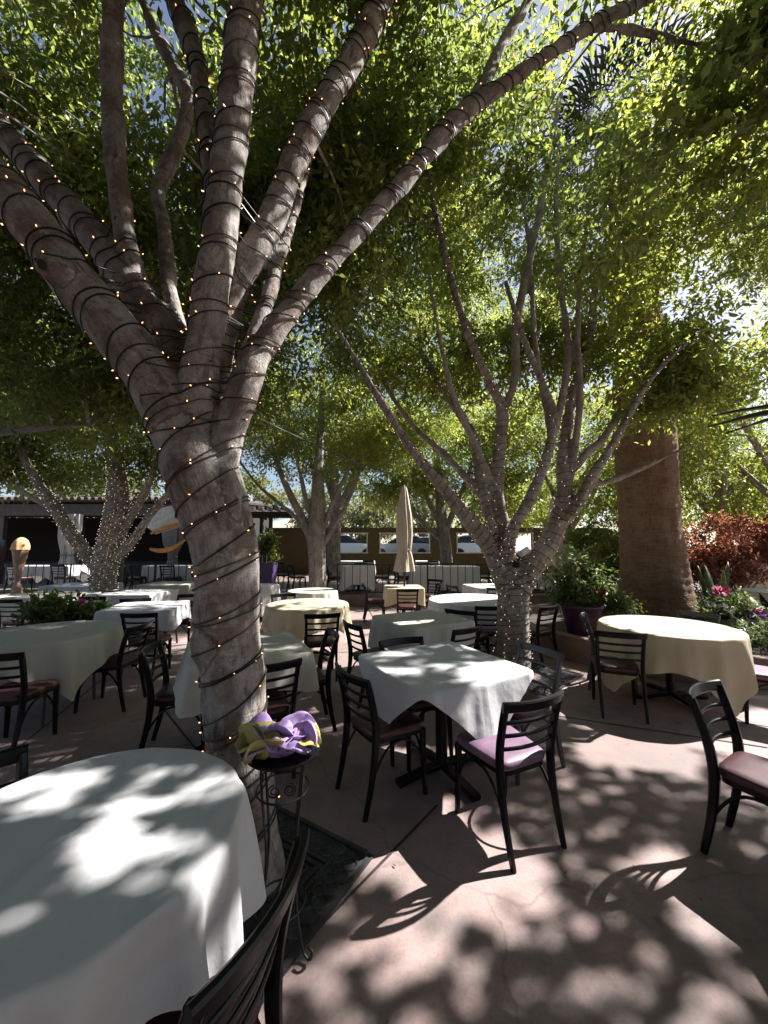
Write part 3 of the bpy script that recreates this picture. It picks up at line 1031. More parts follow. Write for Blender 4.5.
def avoid2(p):
    return ((p[:, 1] < 4.6) & (p[:, 2] < 4.4)) | ((p[:, 1] < 3.6) & (p[:, 2] < 5.6) & (p[:, 0] < 1.8)) | (p[:, 2] < 3.5) | ((p[:, 1] < 5.2) & (p[:, 0] < 2.6) & (p[:, 2] < 4.7)) | ((p[:, 1] < 5.1) & (p[:, 0] > 0.5) & (p[:, 0] < 2.9) & (p[:, 2] < 7.2))
tree2, skin2 = tree('ficus_tree', 'many-limbed brown tree wound in white lights beside the purple potted bush', at(512, 672, D2)[:2] + (0,),
    L2, [(1.7, 5.6, 6.8, 3.4, 2.3, 2.6), (0.6, 4.6, 6.2, 1.8, 1.2, 1.4), (3.8, 5.2, 5.8, 1.8, 1.6, 1.8), (4.2, 5.0, 4.3, 1.2, 0.8, 0.9, 1.6), (3.8, 5.1, 3.95, 0.9, 0.4, 0.65, 9.0), (4.6, 4.4, 6.4, 1.4, 1.2, 1.4), (2.6, 6.4, 4.8, 2.2, 0.9, 1.1), (1.6, 6.0, 5.0, 2.8, 0.8, 1.0, 1.6), (2.2, 7.6, 8.0, 2.6, 1.2, 2.0, 1.6)],
    580, M['bark2'], M['leaf2'], 'shade trees over the patio', rich=True, hero=(0.028, 3), share=0.12, avoid=avoid2, L=0.09, hollow=0.3)
string_lights('fairy lights with tiny white bulbs wound round the many-limbed middle tree', [L2[0], L2[1], L2[2], L2[4], L2[6], L2[8], L2[9]], skin2, 0.105, 0.0035, 0.17, 0.015, M['bulb_white'], 'fairy lights wound round the trees', zmin=0.15)

# ------------------------------------------------------------------ the other trees
D3 = 10.0
L3 = [limb([(318, 592, D3, 18), (317, 560, D3, 17), (316, 535, D3, 19), (318, 505, D3, 15), (318, 480, D3, 12), (320, 440, D3, 8), (322, 390, D3, 4)]),
      limb([(314, 545, D3, 10.9), (303, 520, D3, 8.2), (288, 490, D3, 6.8), (277, 462, D3, 4.8), (270, 430, D3, 2.7)]),
      limb([(312, 540, D3, 6.1), (296, 518, D3, 4.1), (275, 500, D3, 3.4), (258, 485, D3, 2.7), (240, 462, D3, 2.0)]),
      limb([(316, 530, D3, 6.1), (306, 500, D3, 4.8), (299, 465, D3, 4.1), (292, 430, D3, 2.7)]),
      limb([(322, 530, D3, 6.1), (334, 500, D3, 4.8), (348, 470, D3, 4.1), (358, 440, D3, 3.4), (364, 420, D3, 2.0)]),
      limb([(321, 548, D3, 5.4), (332, 530, D3, 4.8), (346, 505, D3, 4.1), (360, 470, D3, 3.4), (368, 430, D3, 2.0)]),
      limb([(337, 522, D3, 2.7), (348, 518, D3, 2.0), (358, 508, D3, 1.4)])]
tree('ficus_tree', 'straight pale grey tree with spreading bare limbs standing beyond the cream round table', (at(318, 592, D3)[0], D3, 0), L3,
     [(-1.9, 10, 5.4, 2.8, 2.2, 2.0), (-3.6, 9.6, 5.0, 1.5, 1.4, 1.4), (-0.3, 9.8, 5.2, 1.4, 1.4, 1.5), (1.0, 10.4, 6.0, 1.6, 1.2, 1.6), (1.6, 11.0, 8.2, 2.6, 1.4, 1.8, 1.2)], 500, M['bark3'], M['leaf3'], 'shade trees over the patio', share=0.3, L=0.10, clump_r=0.5, K=8)
D4 = 8.0
L4 = [limb([(103, 592, D4, 23), (104, 570, D4, 22), (108, 550, D4, 22), (116, 520, D4, 22), (118, 495, D4, 20), (116, 470, D4, 15), (108, 420, D4, 11), (100, 370, D4, 8), (92, 300, D4, 5)]),
      limb([(101, 570, D4, 15), (82, 548, D4, 12), (64, 522, D4, 11), (50, 500, D4, 10), (36, 480, D4, 8), (20, 450, D4, 6), (0, 420, D4, 4)]),
      limb([(54, 508, D4, 6), (36, 500, D4, 5), (18, 488, D4, 4)]),
      limb([(110, 560, D4, 12), (128, 546, D4, 10), (140, 530, D4, 8), (152, 512, D4, 7), (165, 497, D4, 6), (185, 470, D4, 4)]),
      limb([(112, 548, D4, 12), (126, 524, D4, 9), (138, 505, D4, 8), (150, 480, D4, 6), (160, 440, D4, 4)])]
tree4, _ = tree('ficus_tree', 'sparkling light-wrapped tree with thick slanting limbs before the curtained pavilion', (at(103, 592, D4)[0], D4, 0), L4,
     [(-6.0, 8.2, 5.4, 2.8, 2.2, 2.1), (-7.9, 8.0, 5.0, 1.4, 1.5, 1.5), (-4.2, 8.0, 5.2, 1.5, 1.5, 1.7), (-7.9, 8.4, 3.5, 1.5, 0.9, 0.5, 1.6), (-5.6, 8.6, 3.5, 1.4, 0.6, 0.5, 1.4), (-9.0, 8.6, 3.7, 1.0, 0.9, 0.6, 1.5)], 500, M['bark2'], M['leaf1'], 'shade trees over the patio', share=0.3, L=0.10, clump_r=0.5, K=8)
string_lights('dense glittering fairy lights wound round the tree before the curtained pavilion', [L4[0][0][:30] and (L4[0][0][:34], L4[0][1][:34]), (L4[1][0][:22], L4[1][1][:22]), L4[3], (L4[4][0][:18], L4[4][1][:18])], None, 0.08, 0.0035, 0.13, 0.018, M['bulb_white'], 'fairy lights wound round the trees', zmin=0.3)
D9 = 4.6
L9 = [limb([(-110, 700, D9, 40), (-100, 560, D9, 36), (-85, 440, D9, 32), (-70, 380, D9, 28), (-62, 250, D9, 20), (-50, 100, D9, 12)]),
      limb([(-80, 390, D9, 22), (-30, 345, D9, 20), (6, 300, D9, 17), (38, 272, D9 + .1, 13), (62, 190, D9 + 0.2, 9), (64, 100, D9 + 0.3, 9), (68, 10, D9 + 0.4, 8), (70, -60, D9 + .4, 6)]),
      limb([(-75, 400, D9, 16), (-20, 350, D9 + .2, 15), (16, 316, D9 + 0.3, 12), (46, 284, D9 + 0.4, 9), (85, 225, D9 + 0.5, 6)]),
      limb([(-75, 430, D9, 14), (-20, 392, D9 + .2, 10), (30, 374, D9 + 0.3, 8), (70, 366, D9 + 0.4, 7), (100, 352, D9 + .5, 4)]),
      limb([(-75, 445, D9, 12), (-10, 434, D9 + .2, 8), (40, 428, D9 + .4, 7), (90, 424, D9 + .6, 4)])]
tree('ficus_tree', 'pale-limbed tree reaching in over the patio from the left edge', (at(-110, 700, D9)[0], D9, 0), L9,
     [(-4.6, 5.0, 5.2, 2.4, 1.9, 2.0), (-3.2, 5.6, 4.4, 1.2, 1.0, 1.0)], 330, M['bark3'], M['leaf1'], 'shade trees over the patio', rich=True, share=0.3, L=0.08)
D5 = 14.0
L5 = [limb([(447, 578, D5, 13), (446, 552, D5, 12), (443, 530, D5, 12), (440, 500, D5, 9), (436, 450, D5, 6), (430, 410, D5, 4)]),
      limb([(443, 540, D5, 7), (424, 524, D5, 5), (408, 505, D5, 4), (395, 480, D5, 3)]),
      limb([(442, 528, D5, 7), (428, 500, D5, 5), (415, 470, D5, 4), (405, 440, D5, 3)]),
      limb([(446, 530, D5, 7), (458, 500, D5, 5), (470, 470, D5, 4), (480, 430, D5, 3)])]
tree('ficus_tree', 'slim grey tree standing on the terrace behind the closed umbrella', (at(447, 578, D5)[0], D5, TZ), L5,
     [(2.3, 14, 5.6, 3.0, 2.2, 2.2), (-0.4, 14.5, 4.8, 1.8, 1.5, 1.5), (4.6, 13.5, 5.4, 2.0, 1.5, 2.0), (0.8, 14.0, 3.9, 1.6, 1.0, 0.7, 1.2)], 420, M['bark3'], M['leaf2'], 'shade trees over the patio', share=0.25, L=0.13, clump_r=0.6, K=7, twigs=22)
D8 = 12.5
L8 = [limb([(334, 572, D8, 14), (334, 540, D8, 13), (336, 510, D8, 12), (334, 470, D8, 9), (330, 420, D8, 5)]), limb([(336, 512, D8, 8), (352, 480, D8, 5), (362, 440, D8, 3)]), limb([(334, 500, D8, 7), (320, 460, D8, 4), (305, 420, D8, 3)])]
tree('ficus_tree', 'dark trunk on the terrace half hidden behind the pale grey tree', (at(334, 572, D8)[0], D8, TZ), L8,
     [(-1.6, 13, 6.0, 2.6, 1.8, 1.8)], 80, M['bark1'], M['leaf1'], 'shade trees over the patio', share=0.25, L=0.13, clump_r=0.6, K=7, twigs=22)

def plain_tree(label, x, y, h, blobs, n, leaf, L, lean=0.0, r=0.2, name='shade_tree', group='trees round the edge of the patio', z0=0.0, bark='bark1', K=7, twigs=22, clump=0.65, cull=True, share=0.25):
    b = Vector((x, y, z0))
    lim = [catmull([b, b + Vector((lean * 0.3, 0, h * 0.22)), b + Vector((lean, 0.1, h * 0.5)), b + Vector((lean * 1.2, 0.2, h * 0.85))], [r * 1.15, r, r * 0.7, r * 0.2], 0.3)]
    for q in range(5):
        a = 2 * PI * q / 5 + random.random()
        s = b + Vector((lean * 0.5, 0.03, h * (0.27 + 0.04 * q)))
        e = Vector((math.cos(a), math.sin(a), 0)) * h * 0.26
        lim.append(catmull([s, s + e * 0.45 + Vector((0, 0, h * 0.16)), s + e + Vector((0, 0, h * 0.40))], [r * 0.5, r * 0.38, r * 0.12], 0.3))
    return tree(name, label, (x, y, z0), lim, blobs, n, M[bark], M[leaf], group, share=share, L=L, clump_r=clump, K=K, twigs=twigs, cull=cull)

plain_tree('slender tree with yellow-green crown rising behind the copper-red bush', 10.3, 11.2, 7, [(9.6, 11.2, 4.9, 3.2, 2.2, 2.5), (8.0, 11.5, 3.2, 1.6, 1.4, 1.0), (11.5, 11, 3.2, 1.6, 1.4, 1.1)], 300, 'leaf3', 0.12)
plain_tree('broad bright green tree standing directly behind the palm trunk', 7.0, 14.0, 8, [(6.6, 14, 5.2, 3.2, 2.2, 2.7), (4.6, 13.6, 3.6, 1.6, 1.3, 1.2)], 260, 'leaf3', 0.13)
plain_tree('leafy tree just past the right edge whose boughs hang above the planter', 9.6, 8.4, 7, [(8.6, 8.4, 5.0, 2.2, 1.8, 2.3), (7.2, 7.8, 4.0, 1.2, 1.0, 1.0)], 260, 'leaf3', 0.10, clump=0.5)
plain_tree('big shade tree standing off to the right, its boughs over the sunlit floor', 9.6, 2.6, 9, [(8.6, 4.7, 7.0, 2.5, 2.2, 0.5, 3.0), (6.6, 4.0, 6.4, 2.0, 1.6, 0.45, 3.0), (10.6, 5.8, 7.6, 2.0, 2.0, 0.8), (5.4, 3.4, 6.0, 1.2, 1.1, 0.45, 3.0), (4.2, 2.65, 6.0, 0.95, 0.9, 0.45, 4.0)], 1600, 'leaf2', 0.065, clump=0.75, K=10, twigs=30, share=0.0, lean=-0.4)
FAR = [(-26, 30, 9), (-19, 27, 8), (-12, 32, 9), (-6, 36, 8), (-1, 30, 6), (4, 38, 9), (9, 30, 7.5), (15, 34, 9), (22, 30, 9), (28, 26, 8)]
KIND = ['tall pale tree far behind the pavilion roof at the left', 'pale rounded tree just above the tiled pavilion roof', 'far pale tree beyond the car park, left of the grey tree', 'far pale tree beyond the car park behind the terrace tree', 'low pale tree beyond the wall above the parked cars', 'tall far tree beyond the car park right of the umbrella', 'far tree beyond the wall behind the middle tree', 'far tree between the middle tree and the palm', 'far tree beyond the palm trunk', 'far tree beyond the copper-red bush']
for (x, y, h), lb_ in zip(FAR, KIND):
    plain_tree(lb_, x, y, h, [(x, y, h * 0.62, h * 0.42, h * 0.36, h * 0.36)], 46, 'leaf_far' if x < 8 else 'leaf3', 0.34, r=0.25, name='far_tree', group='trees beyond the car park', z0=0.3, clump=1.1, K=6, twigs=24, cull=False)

plain_tree('unseen tree added behind the viewer on the left to block sky light', -4.2, -3.6, 8, [(-4.0, -3.4, 4.6, 3.8, 3.0, 3.4), (-2.6, -0.2, 6.6, 4.0, 2.4, 0.9, 1.6)], 620, 'leaf_dull', 0.18, clump=0.8, K=6, twigs=16, cull=False)  # added out of view: its crown cuts the sky fill on the patio
plain_tree('unseen tree added behind the viewer on the right to block sky light', 3.4, -4.2, 8, [(3.4, -4.0, 4.6, 3.8, 3.0, 3.4), (2.6, -1.0, 6.4, 3.2, 2.2, 0.9, 1.6)], 620, 'leaf_dull', 0.18, clump=0.8, K=6, twigs=16, cull=False)  # second added crown out of view, keeps the shaded floor dark
# ------------------------------------------------------------------ palm and its round planter
PX, PY = 4.93, 6.85
def palm():
    root = thing('palm_tree', 'massive tapering brown palm trunk rising from the round concrete planter', 'palm tree', (PX, PY, 0.3))
    mb = MB()
    seg, zs = 96, np.concatenate([np.linspace(0, 3.6, 90), np.linspace(3.7, 9.6, 50)])
    vs, cs, fs = [], [], []
    for z in zs:
        r = 0.43 + 0.05 * math.exp(-((z - 3.3) / 0.9) ** 2) + 0.14 * math.exp(-z / 1.6) + 0.17 * math.exp(-z / 0.35)
        for a in range(seg):
            th = 2 * PI * a / seg
            n = float(vnoise(math.cos(th) * 3, math.sin(th) * 3, z * 1.2, seed=2)) - 0.5
            ridge = 0.006 * math.sin(z * 2 * PI / 0.14 + 2 * n)
            fl = float(vnoise(th * 9, z * 0.7, seed=14)) - 0.5
            rr = r + 0.045 * n + ridge + 0.02 * fl
            vs.append((rr * math.cos(th), rr * math.sin(th), z))
            cs.append((th * 0.5, z, 0))
    n = len(zs)
    for i in range(n - 1):
        for a in range(seg):
            a2 = (a + 1) % seg
            fs.append((i * seg + a, i * seg + a2, (i + 1) * seg + a2, (i + 1) * seg + a))
    mb.add(vs, fs, cs)
    mb.build('trunk', M['palm'], root, bark=True)
    fr = MB()
    for k in range(34):
        a = k * 2.399
        el = R(-35 + 105 * ((k * 7) % 34) / 34)
        d = Vector((math.cos(a) * math.cos(el), math.sin(a) * math.cos(el), math.sin(el)))
        s = Vector((0, 0, 9.6))
        mid = s + d * 0.9
        end = s + d * 1.5 + Vector((0, 0, -0.35))
        fr.tube([s, mid, end], [0.02, 0.014, 0.008], 4)
        side = d.cross(Vector((0, 0, 1))).normalized()
        for j in range(-9, 10):
            b = (d * math.cos(j * 0.16) + side * math.sin(j * 0.16)).normalized()
            p = mid + b * 0.05
            q = mid + b * 0.75 + Vector((0, 0, -0.10))
            t = mid + b * 1.15 + Vector((0, 0, -0.42))
            w = b.cross(Vector((0, 0, 1))).normalized() * 0.022
            fr.add([p, q + w, t, q - w], [(0, 1, 2, 3)])
    fr.build('crown', M['frond'], root, smooth=False)
palm()

RC = (4.5, 6.5)
def ring_planter():
    root = thing('round_planter', 'low round concrete planter ring encircling the palm trunk', 'planter', (RC[0], RC[1], 0))
    MB().lathe([(1.95, 0.006), (2.20, 0.006), (2.205, 0.31), (2.19, 0.335), (2.02, 0.335), (2.005, 0.31), (2.0, 0.2)], seg=96,
               wob=lambda th, z: 0.003 * math.sin(th * 7)).build('rim', M['planter'], root)
    MB().lathe([(0.02, 0.26), (0.5, 0.29), (1.4, 0.27), (2.01, 0.25)], seg=48, wob=lambda th, z: 0.01 * math.sin(th * 5 + z * 30)).build('soil', M['soil'], root)
ring_planter()

# ------------------------------------------------------------------ small plants
def tuft(C, twigs, K, L, clump_r, droop, twl=0.2, wid=0.42):
    C = np.array(C, float)
    return make_leaves(C, rng.random(len(C)), twigs, K, L, clump_r, twl, droop, True, False, wid)

def plant_part(name, C, mat, root, twigs=14, K=7, L=0.06, clump_r=0.14, droop=0.1, twl=0.2, wid=0.42):
    V, q, a = tuft(C, twigs, K, L, clump_r, droop, twl, wid)
    me = arrays_mesh(name, V - np.array(root.location), q, mat, {'rnd': a})
    o = bpy.data.objects.new(name, me)
    COL.objects.link(o)
    o.parent = root
    return o

def blossom(name, c, r, mat, root, n=26):
    mb = MB()
    for i in range(n):
        d = Vector((random.gauss(0, 1), random.gauss(0, 1), random.gauss(0.4, 0.8))).normalized()
        s = d.orthogonal().normalized()
        b = d.cross(s)
        p = Vector(c) - Vector(root.location) + d * r * 0.2
        w = r * 0.42
        mb.add([p, p + d * r * 0.55 + s * w, p + d * r + b * w * 0.2, p + d * r * 0.55 - s * w], [(0, 1, 2, 3)])
    return mb.build(name, mat, root, smooth=False)

def pot(mb, r0, r1, h, seg=32):
    mb.lathe([(r0, 0), (r0 * 1.02, 0.01), (r0 + (r1 - r0) * 0.5, h * 0.5), (r1, h * 0.93), (r1 * 1.04, h * 0.95), (r1 * 1.04, h), (r1 * 0.93, h), (r1 * 0.9, h * 0.9)], seg=seg)
    return mb

# purple pot with bushy plant on the planter rim
x0, y0 = 3.0, 5.75
pp = thing('potted_bush', 'bushy green plant with a red bloom in a dark purple pot on the planter', 'potted plant', (x0, y0, 0.30))
pot(MB(), 0.20, 0.30, 0.42).build('pot', M['maroon_pot'], pp)
MB().lathe([(0.01, 0.36), (0.15, 0.37), (0.26, 0.36)], seg=20).build('soil', M['soil'], pp)
plant_part('foliage', [(x0 + random.gauss(0, 0.19), y0 + random.gauss(0, 0.16), 0.80 + random.random() * 0.48) for i in range(17)], M['leaf_pot'], pp, 14, 7, 0.08, 0.17, 0.25)
plant_part('foliage', [(x0 - 0.1 + random.gauss(0, 0.22), y0 + random.gauss(0, 0.15), 1.0 + random.random() * 0.5) for i in range(14)], M['leaf_pale'], pp, 10, 6, 0.08, 0.15, 0.1)
blossom('flower', (3.17, 5.52, 0.93), 0.085, M['flower_red'], pp, 40)
st = MB()
for i in range(9):
    a = random.random() * 6.28
    st.tube([(0.08 * math.cos(a), 0.08 * math.sin(a), 0.37), (0.2 * math.cos(a), 0.2 * math.sin(a), 0.7), (0.3 * math.cos(a), 0.28 * math.sin(a), 0.95)], [0.008, 0.006, 0.003], 5)
st.build('stems', M['leaf_pot'], pp)

def spiky(name, label, loc, n, h, w, mat, group=None, spread=0.5, cat='plant', curl=0.3, edge=None):
    root = thing(name, label, cat, loc, 0, group)
    for i in range(n):
        a = i * 2.399 + random.random() * 0.5
        sp = spread * (0.3 + 0.7 * random.random())
        hh = h * (0.6 + 0.4 * random.random())
        mb = MB()
        base = Vector((math.cos(a), math.sin(a), 0)) * 0.03
        out = Vector((math.cos(a), math.sin(a), 0))
        side = Vector((-math.sin(a + random.gauss(0, 0.5)), math.cos(a), 0))
        L = []
        m = 9
        for j in range(m):
            t = j / (m - 1)
            c = base + out * sp * hh * (t + curl * t * t) + Vector((0, 0, hh * (t - curl * sp * t * t)))
            ww = w * (0.55 + 0.9 * t - 1.45 * t ** 3.2) if t < 1 else 0.002
            tw = 0.25 * math.sin(t * 3 + i)
            s = (side * math.cos(tw) + out * math.sin(tw)) * max(ww, 0.002) * 0.5
            up = out * -0.12 * w
            L.append((c - s, c + up, c + s))
        vs = [p for r_ in L for p in r_]
        fs = []
        for j in range(m - 1):
            for q in (0, 1):
                fs.append((j * 3 + q, j * 3 + q + 1, j * 3 + 4 + q, j * 3 + 3 + q))
        o = mb.add(vs, fs).build('leaf', mat, root)
        sol = o.modifiers.new('thick', 'SOLIDIFY')
        sol.thickness = 0.004
    return root

def snake_mat():
    t = NT('snake_plant_leaf')
    v = t.coord('Object', (1, 1, 9))
    n = t.noise(v, 5, 4, 0.6)
    t.base(t.ramp(n, [(0.35, (0.055, 0.085, 0.030)), (0.55, (0.12, 0.15, 0.05)), (0.7, (0.30, 0.30, 0.11))]))
    t.set(0.45)
    return t.m
M['snake'] = snake_mat()
# trough of flowers right of the palm
tx, ty = 4.82, 5.35
tr = thing('flower_trough', 'dark trough of mixed flowers and white foliage right of the palm', 'planter', (tx, ty, 0.30))
m_ = MB()
for s in (-1, 1):
    m_.box((0, s * 0.17, 0.16), (0.86, 0.03, 0.30))
    m_.box((s * 0.415, 0, 0.16), (0.03, 0.308, 0.30))
m_.box((0, 0, 0.26), (0.80, 0.308, 0.02))
m_.build('box', M['grey_worn'], tr)
plant_part('foliage', [(tx + random.uniform(-0.38, 0.38), ty + random.uniform(-0.15, 0.12), 0.66 + random.random() * 0.22) for i in range(20)], M['leaf_pale'], tr, 12, 6, 0.07, 0.11, 0.2)
plant_part('foliage', [(tx + random.uniform(-0.40, 0.45), ty + random.uniform(-0.15, 0.15), 0.62 + random.random() * 0.14) for i in range(16)], M['leaf_pot'], tr, 12, 6, 0.06, 0.11, 0.2)
for (c, r, mt) in [((4.72, 5.28, 0.97), 0.10, 'flower_pink'), ((4.96, 5.15, 0.70), 0.075, 'flower_violet'), ((5.10, 5.15, 0.68), 0.075, 'flower_violet'), ((4.62, 5.15, 0.78), 0.06, 'flower_white'), ((4.50, 5.2, 0.80), 0.06, 'flower_white'), ((4.70, 5.13, 0.74), 0.05, 'flower_white'), ((5.04, 5.12, 0.74), 0.05, 'flower_pink')]:
    blossom('flower', c, r, M[mt], tr, 30)
spiky('snake_plant', 'tall striped snake plant with broad yellow-edged leaves beside the palm', (5.02, 5.68, 0.30), 8, 1.18, 0.17, M['snake'], None, 0.28)
spiky('agave_plant', 'dark agave with long stiff leaves right of the flower trough', (5.75, 5.55, 0.29), 9, 1.05, 0.11, M['blade'], None, 0.95, curl=0.5)
spiky('snake_plant', 'dark upright blades of a snake plant left of the palm, behind the bush', (3.45, 6.75, 0.30), 12, 0.95, 0.07, M['snake'], None, 0.22)
gb = thing('small_bush', 'pale green bush in the lower right bed behind the round table chair', 'plant', (4.75, 4.75, 0.27))
plant_part('foliage', [(4.75 + random.gauss(0, 0.15), 4.75 + random.gauss(0, 0.1), 0.34 + random.random() * 0.26) for i in range(14)], M['leaf_pale'], gb, 12, 6, 0.06, 0.12, 0.1)

def bush(label, blobs, n, leaf, L, name='bush', group=None, clump=0.22, loc=None, K=7, twigs=16):
    c = loc or (blobs[0][0], blobs[0][1], 0)
    root = thing(name, label, 'bush', c, 0, group)
    st = MB()
    C = clump_centres(blobs, n, 0.2)
    for i in range(0, len(C), 4):
        p = C[i] - np.array(c)
        st.tube([(random.gauss(0, 0.08), random.gauss(0, 0.08), 0), (p[0] * 0.5, p[1] * 0.5, p[2] * 0.6), tuple(p)], [0.018, 0.012, 0.004], 5)
    st.build('stems', M['bark1'], root)
    plant_part('foliage', C, leaf, root, twigs, K, L, clump, 0.15, 0.28)
    return root
bush('copper-red bush glowing in the sun right of the palm trunk', [(8.2, 9.0, 1.6, 1.35, 0.8, 0.95), (9.4, 8.8, 1.7, 1.0, 0.7, 0.9), (7.4, 9.2, 1.3, 0.7, 0.6, 0.8)], 120, M['leaf_red'], 0.10, clump=0.25)
bush('dark green shrub mass between the middle tree and the palm', [(6.0, 11.2, 1.3, 1.2, 0.7, 1.1), (7.2, 11.5, 1.4, 1.0, 0.7, 1.2)], 90, M['leaf1'], 0.11, clump=0.3)
bush('low dark shrub at the foot of the palm beside the purple pot', [(3.5, 5.95, 0.62, 0.28, 0.28, 0.3)], 16, M['leaf_pot'], 0.06, clump=0.13)

# ------------------------------------------------------------------ furniture
def make_chair():
    t = thing('dining_chair', 'x', 'chair')
    pr = rrect(0.021, 0.014, 0.5)
    for s in (-1, 1):
        pts, _ = catmull([(0.185 * s, -0.265, 0.0), (0.188 * s, -0.215, 0.22), (0.19 * s, -0.19, 0.43), (0.196 * s, -0.205, 0.60), (0.203 * s, -0.262, 0.815)], [1] * 5, 0.05)
        n = len(pts)
        MB().sweep(pts, pr, (0, 1, 0.0), [0.78 + 0.42 * min(1, i / n / 0.5) if i / n < 0.5 else 1.2 - 0.45 * (i / n - 0.5) for i in range(n)]).build('rear_leg', M['black'], t)
    for s in (-1, 1):
        MB().sweep([(0.185 * s, 0.195, 0.425), (0.188 * s, 0.20, 0.2), (0.193 * s, 0.21, 0.0)], rrect(0.017, 0.017, 0.4), (0, 1, 0), [1.15, 1.0, 0.8]).build('front_leg', M['black'], t)
    def curve(y, h, x=0.20, n=11, bow=0.045):
        return [(x * (2 * i / (n - 1) - 1), y - bow * (1 - (2 * i / (n - 1) - 1) ** 2), h) for i in range(n)]
    m = MB()
    m.sweep(curve(-0.262, 0.812, 0.222), rrect(0.030, 0.0125, 0.55), (0, -0.25, 1))
    m.build('top_rail', M['black'], t)
    for h, y in ((0.715, -0.232), (0.64, -0.213), (0.565, -0.198)):
        MB().sweep(curve(y, h, 0.19, bow=0.035), rrect(0.0115, 0.007, 0.6), (0, -0.2, 1)).build('slat', M['black'], t)
    # seat: domed trapezoid pad on a thin frame
    def outline(k, n=40):
        o = []
        for i in range(n):
            a = 2 * PI * i / n
            e = 0.28
            cx = math.copysign(abs(math.cos(a)) ** e if abs(math.cos(a)) > 1e-9 else 0, math.cos(a))
            cy = math.copysign(abs(math.sin(a)) ** e if abs(math.sin(a)) > 1e-9 else 0, math.sin(a))
            y = cy * 0.205 * k + 0.01
            x = cx * (0.195 + 0.022 * cy) * k
            o.append((x, y))
        return o
    vs, fs = [], []
    rings = [(0.97, 0.432), (1.0, 0.442), (1.005, 0.456), (0.985, 0.470), (0.93, 0.479), (0.75, 0.485), (0.45, 0.487), (0.12, 0.487)]
    for k, z in rings:
        vs += [(x, y, z) for x, y in outline(k)]
    for i in range(len(rings) - 1):
        for a in range(40):
            a2 = (a + 1) % 40
            fs.append((i * 40 + a, i * 40 + a2, (i + 1) * 40 + a2, (i + 1) * 40 + a))
    fs.append(tuple(range(40))[::-1])
    fs.append(tuple(range(280, 320)))
    MB().add(vs, fs).build('seat', M['seat_red'], t)
    m = MB()
    o1, o2 = outline(0.96), outline(0.86)
    vs = [(x, y, z) for oo in (o1, o2) for z in (0.405, 0.430) for x, y in oo]
    fs = []
    for a in range(40):
        a2 = (a + 1) % 40
        fs += [(a, a2, 40 + a2, 40 + a), (80 + a2, 80 + a, 120 + a, 120 + a2), (40 + a, 40 + a2, 120 + a2, 120 + a), (a2, a, 80 + a, 80 + a2)]
    m.add(vs, fs).build('seat_frame', M['black'], t)
    def arch(p, q, top, n=13):
        p, q = Vector(p), Vector(q)
        return [p.lerp(q, i / (n - 1)) + Vector((0, 0, (top - p.z) * (1 - abs(2 * i / (n - 1) - 1) ** 2.4))) for i in range(n)]
    for s in (-1, 1):
        MB().tube(arch((0.187 * s, 0.19, 0.235), (0.188 * s, -0.20, 0.235), 0.40), 0.0085, 6).build('brace', M['black'], t)
    MB().tube(arch((-0.18, 0.2, 0.235), (0.18, 0.2, 0.235), 0.40), 0.0085, 6).build('brace', M['black'], t)
    return t

chair0 = make_chair()
chair0.scale = (0.95, 0.95, 0.95)
first = [True]
CHAIR_GROUP = 'ladder-back chairs at the tables'
for ch in chair0.children:
    ch.material_slots[0].link = 'OBJECT'
    ch.material_slots[0].material = M['seat_red'] if ch.name.startswith('seat') and not ch.name.startswith('seat_frame') else M['black']
def chair(x, y, fx, fy, label, seat=None, z=0.0, paint=None, dz=0.0):
    rz = math.atan2(fy, fx) - PI / 2
    if first[0]:
        c = chair0
        c.location = (x, y, z)
        c.rotation_euler = (0, 0, rz)
        c['label'] = label
        c['group'] = CHAIR_GROUP
        first[0] = False
    else:
        c = dup(chair0, (x, y, z), rz, label, CHAIR_GROUP)
        for ch in c.children:
            n = ch.name.split('.')[0]
            ch.material_slots[0].link = 'OBJECT'
            ch.material_slots[0].material = M['seat_red'] if n == 'seat' else M['black']
    for ch in c.children:
        n = ch.name.split('.')[0]
        if n == 'seat' and seat:
            ch.material_slots[0].material = M[seat]
        elif n != 'seat' and paint:
            ch.material_slots[0].material = M[paint]
    return c

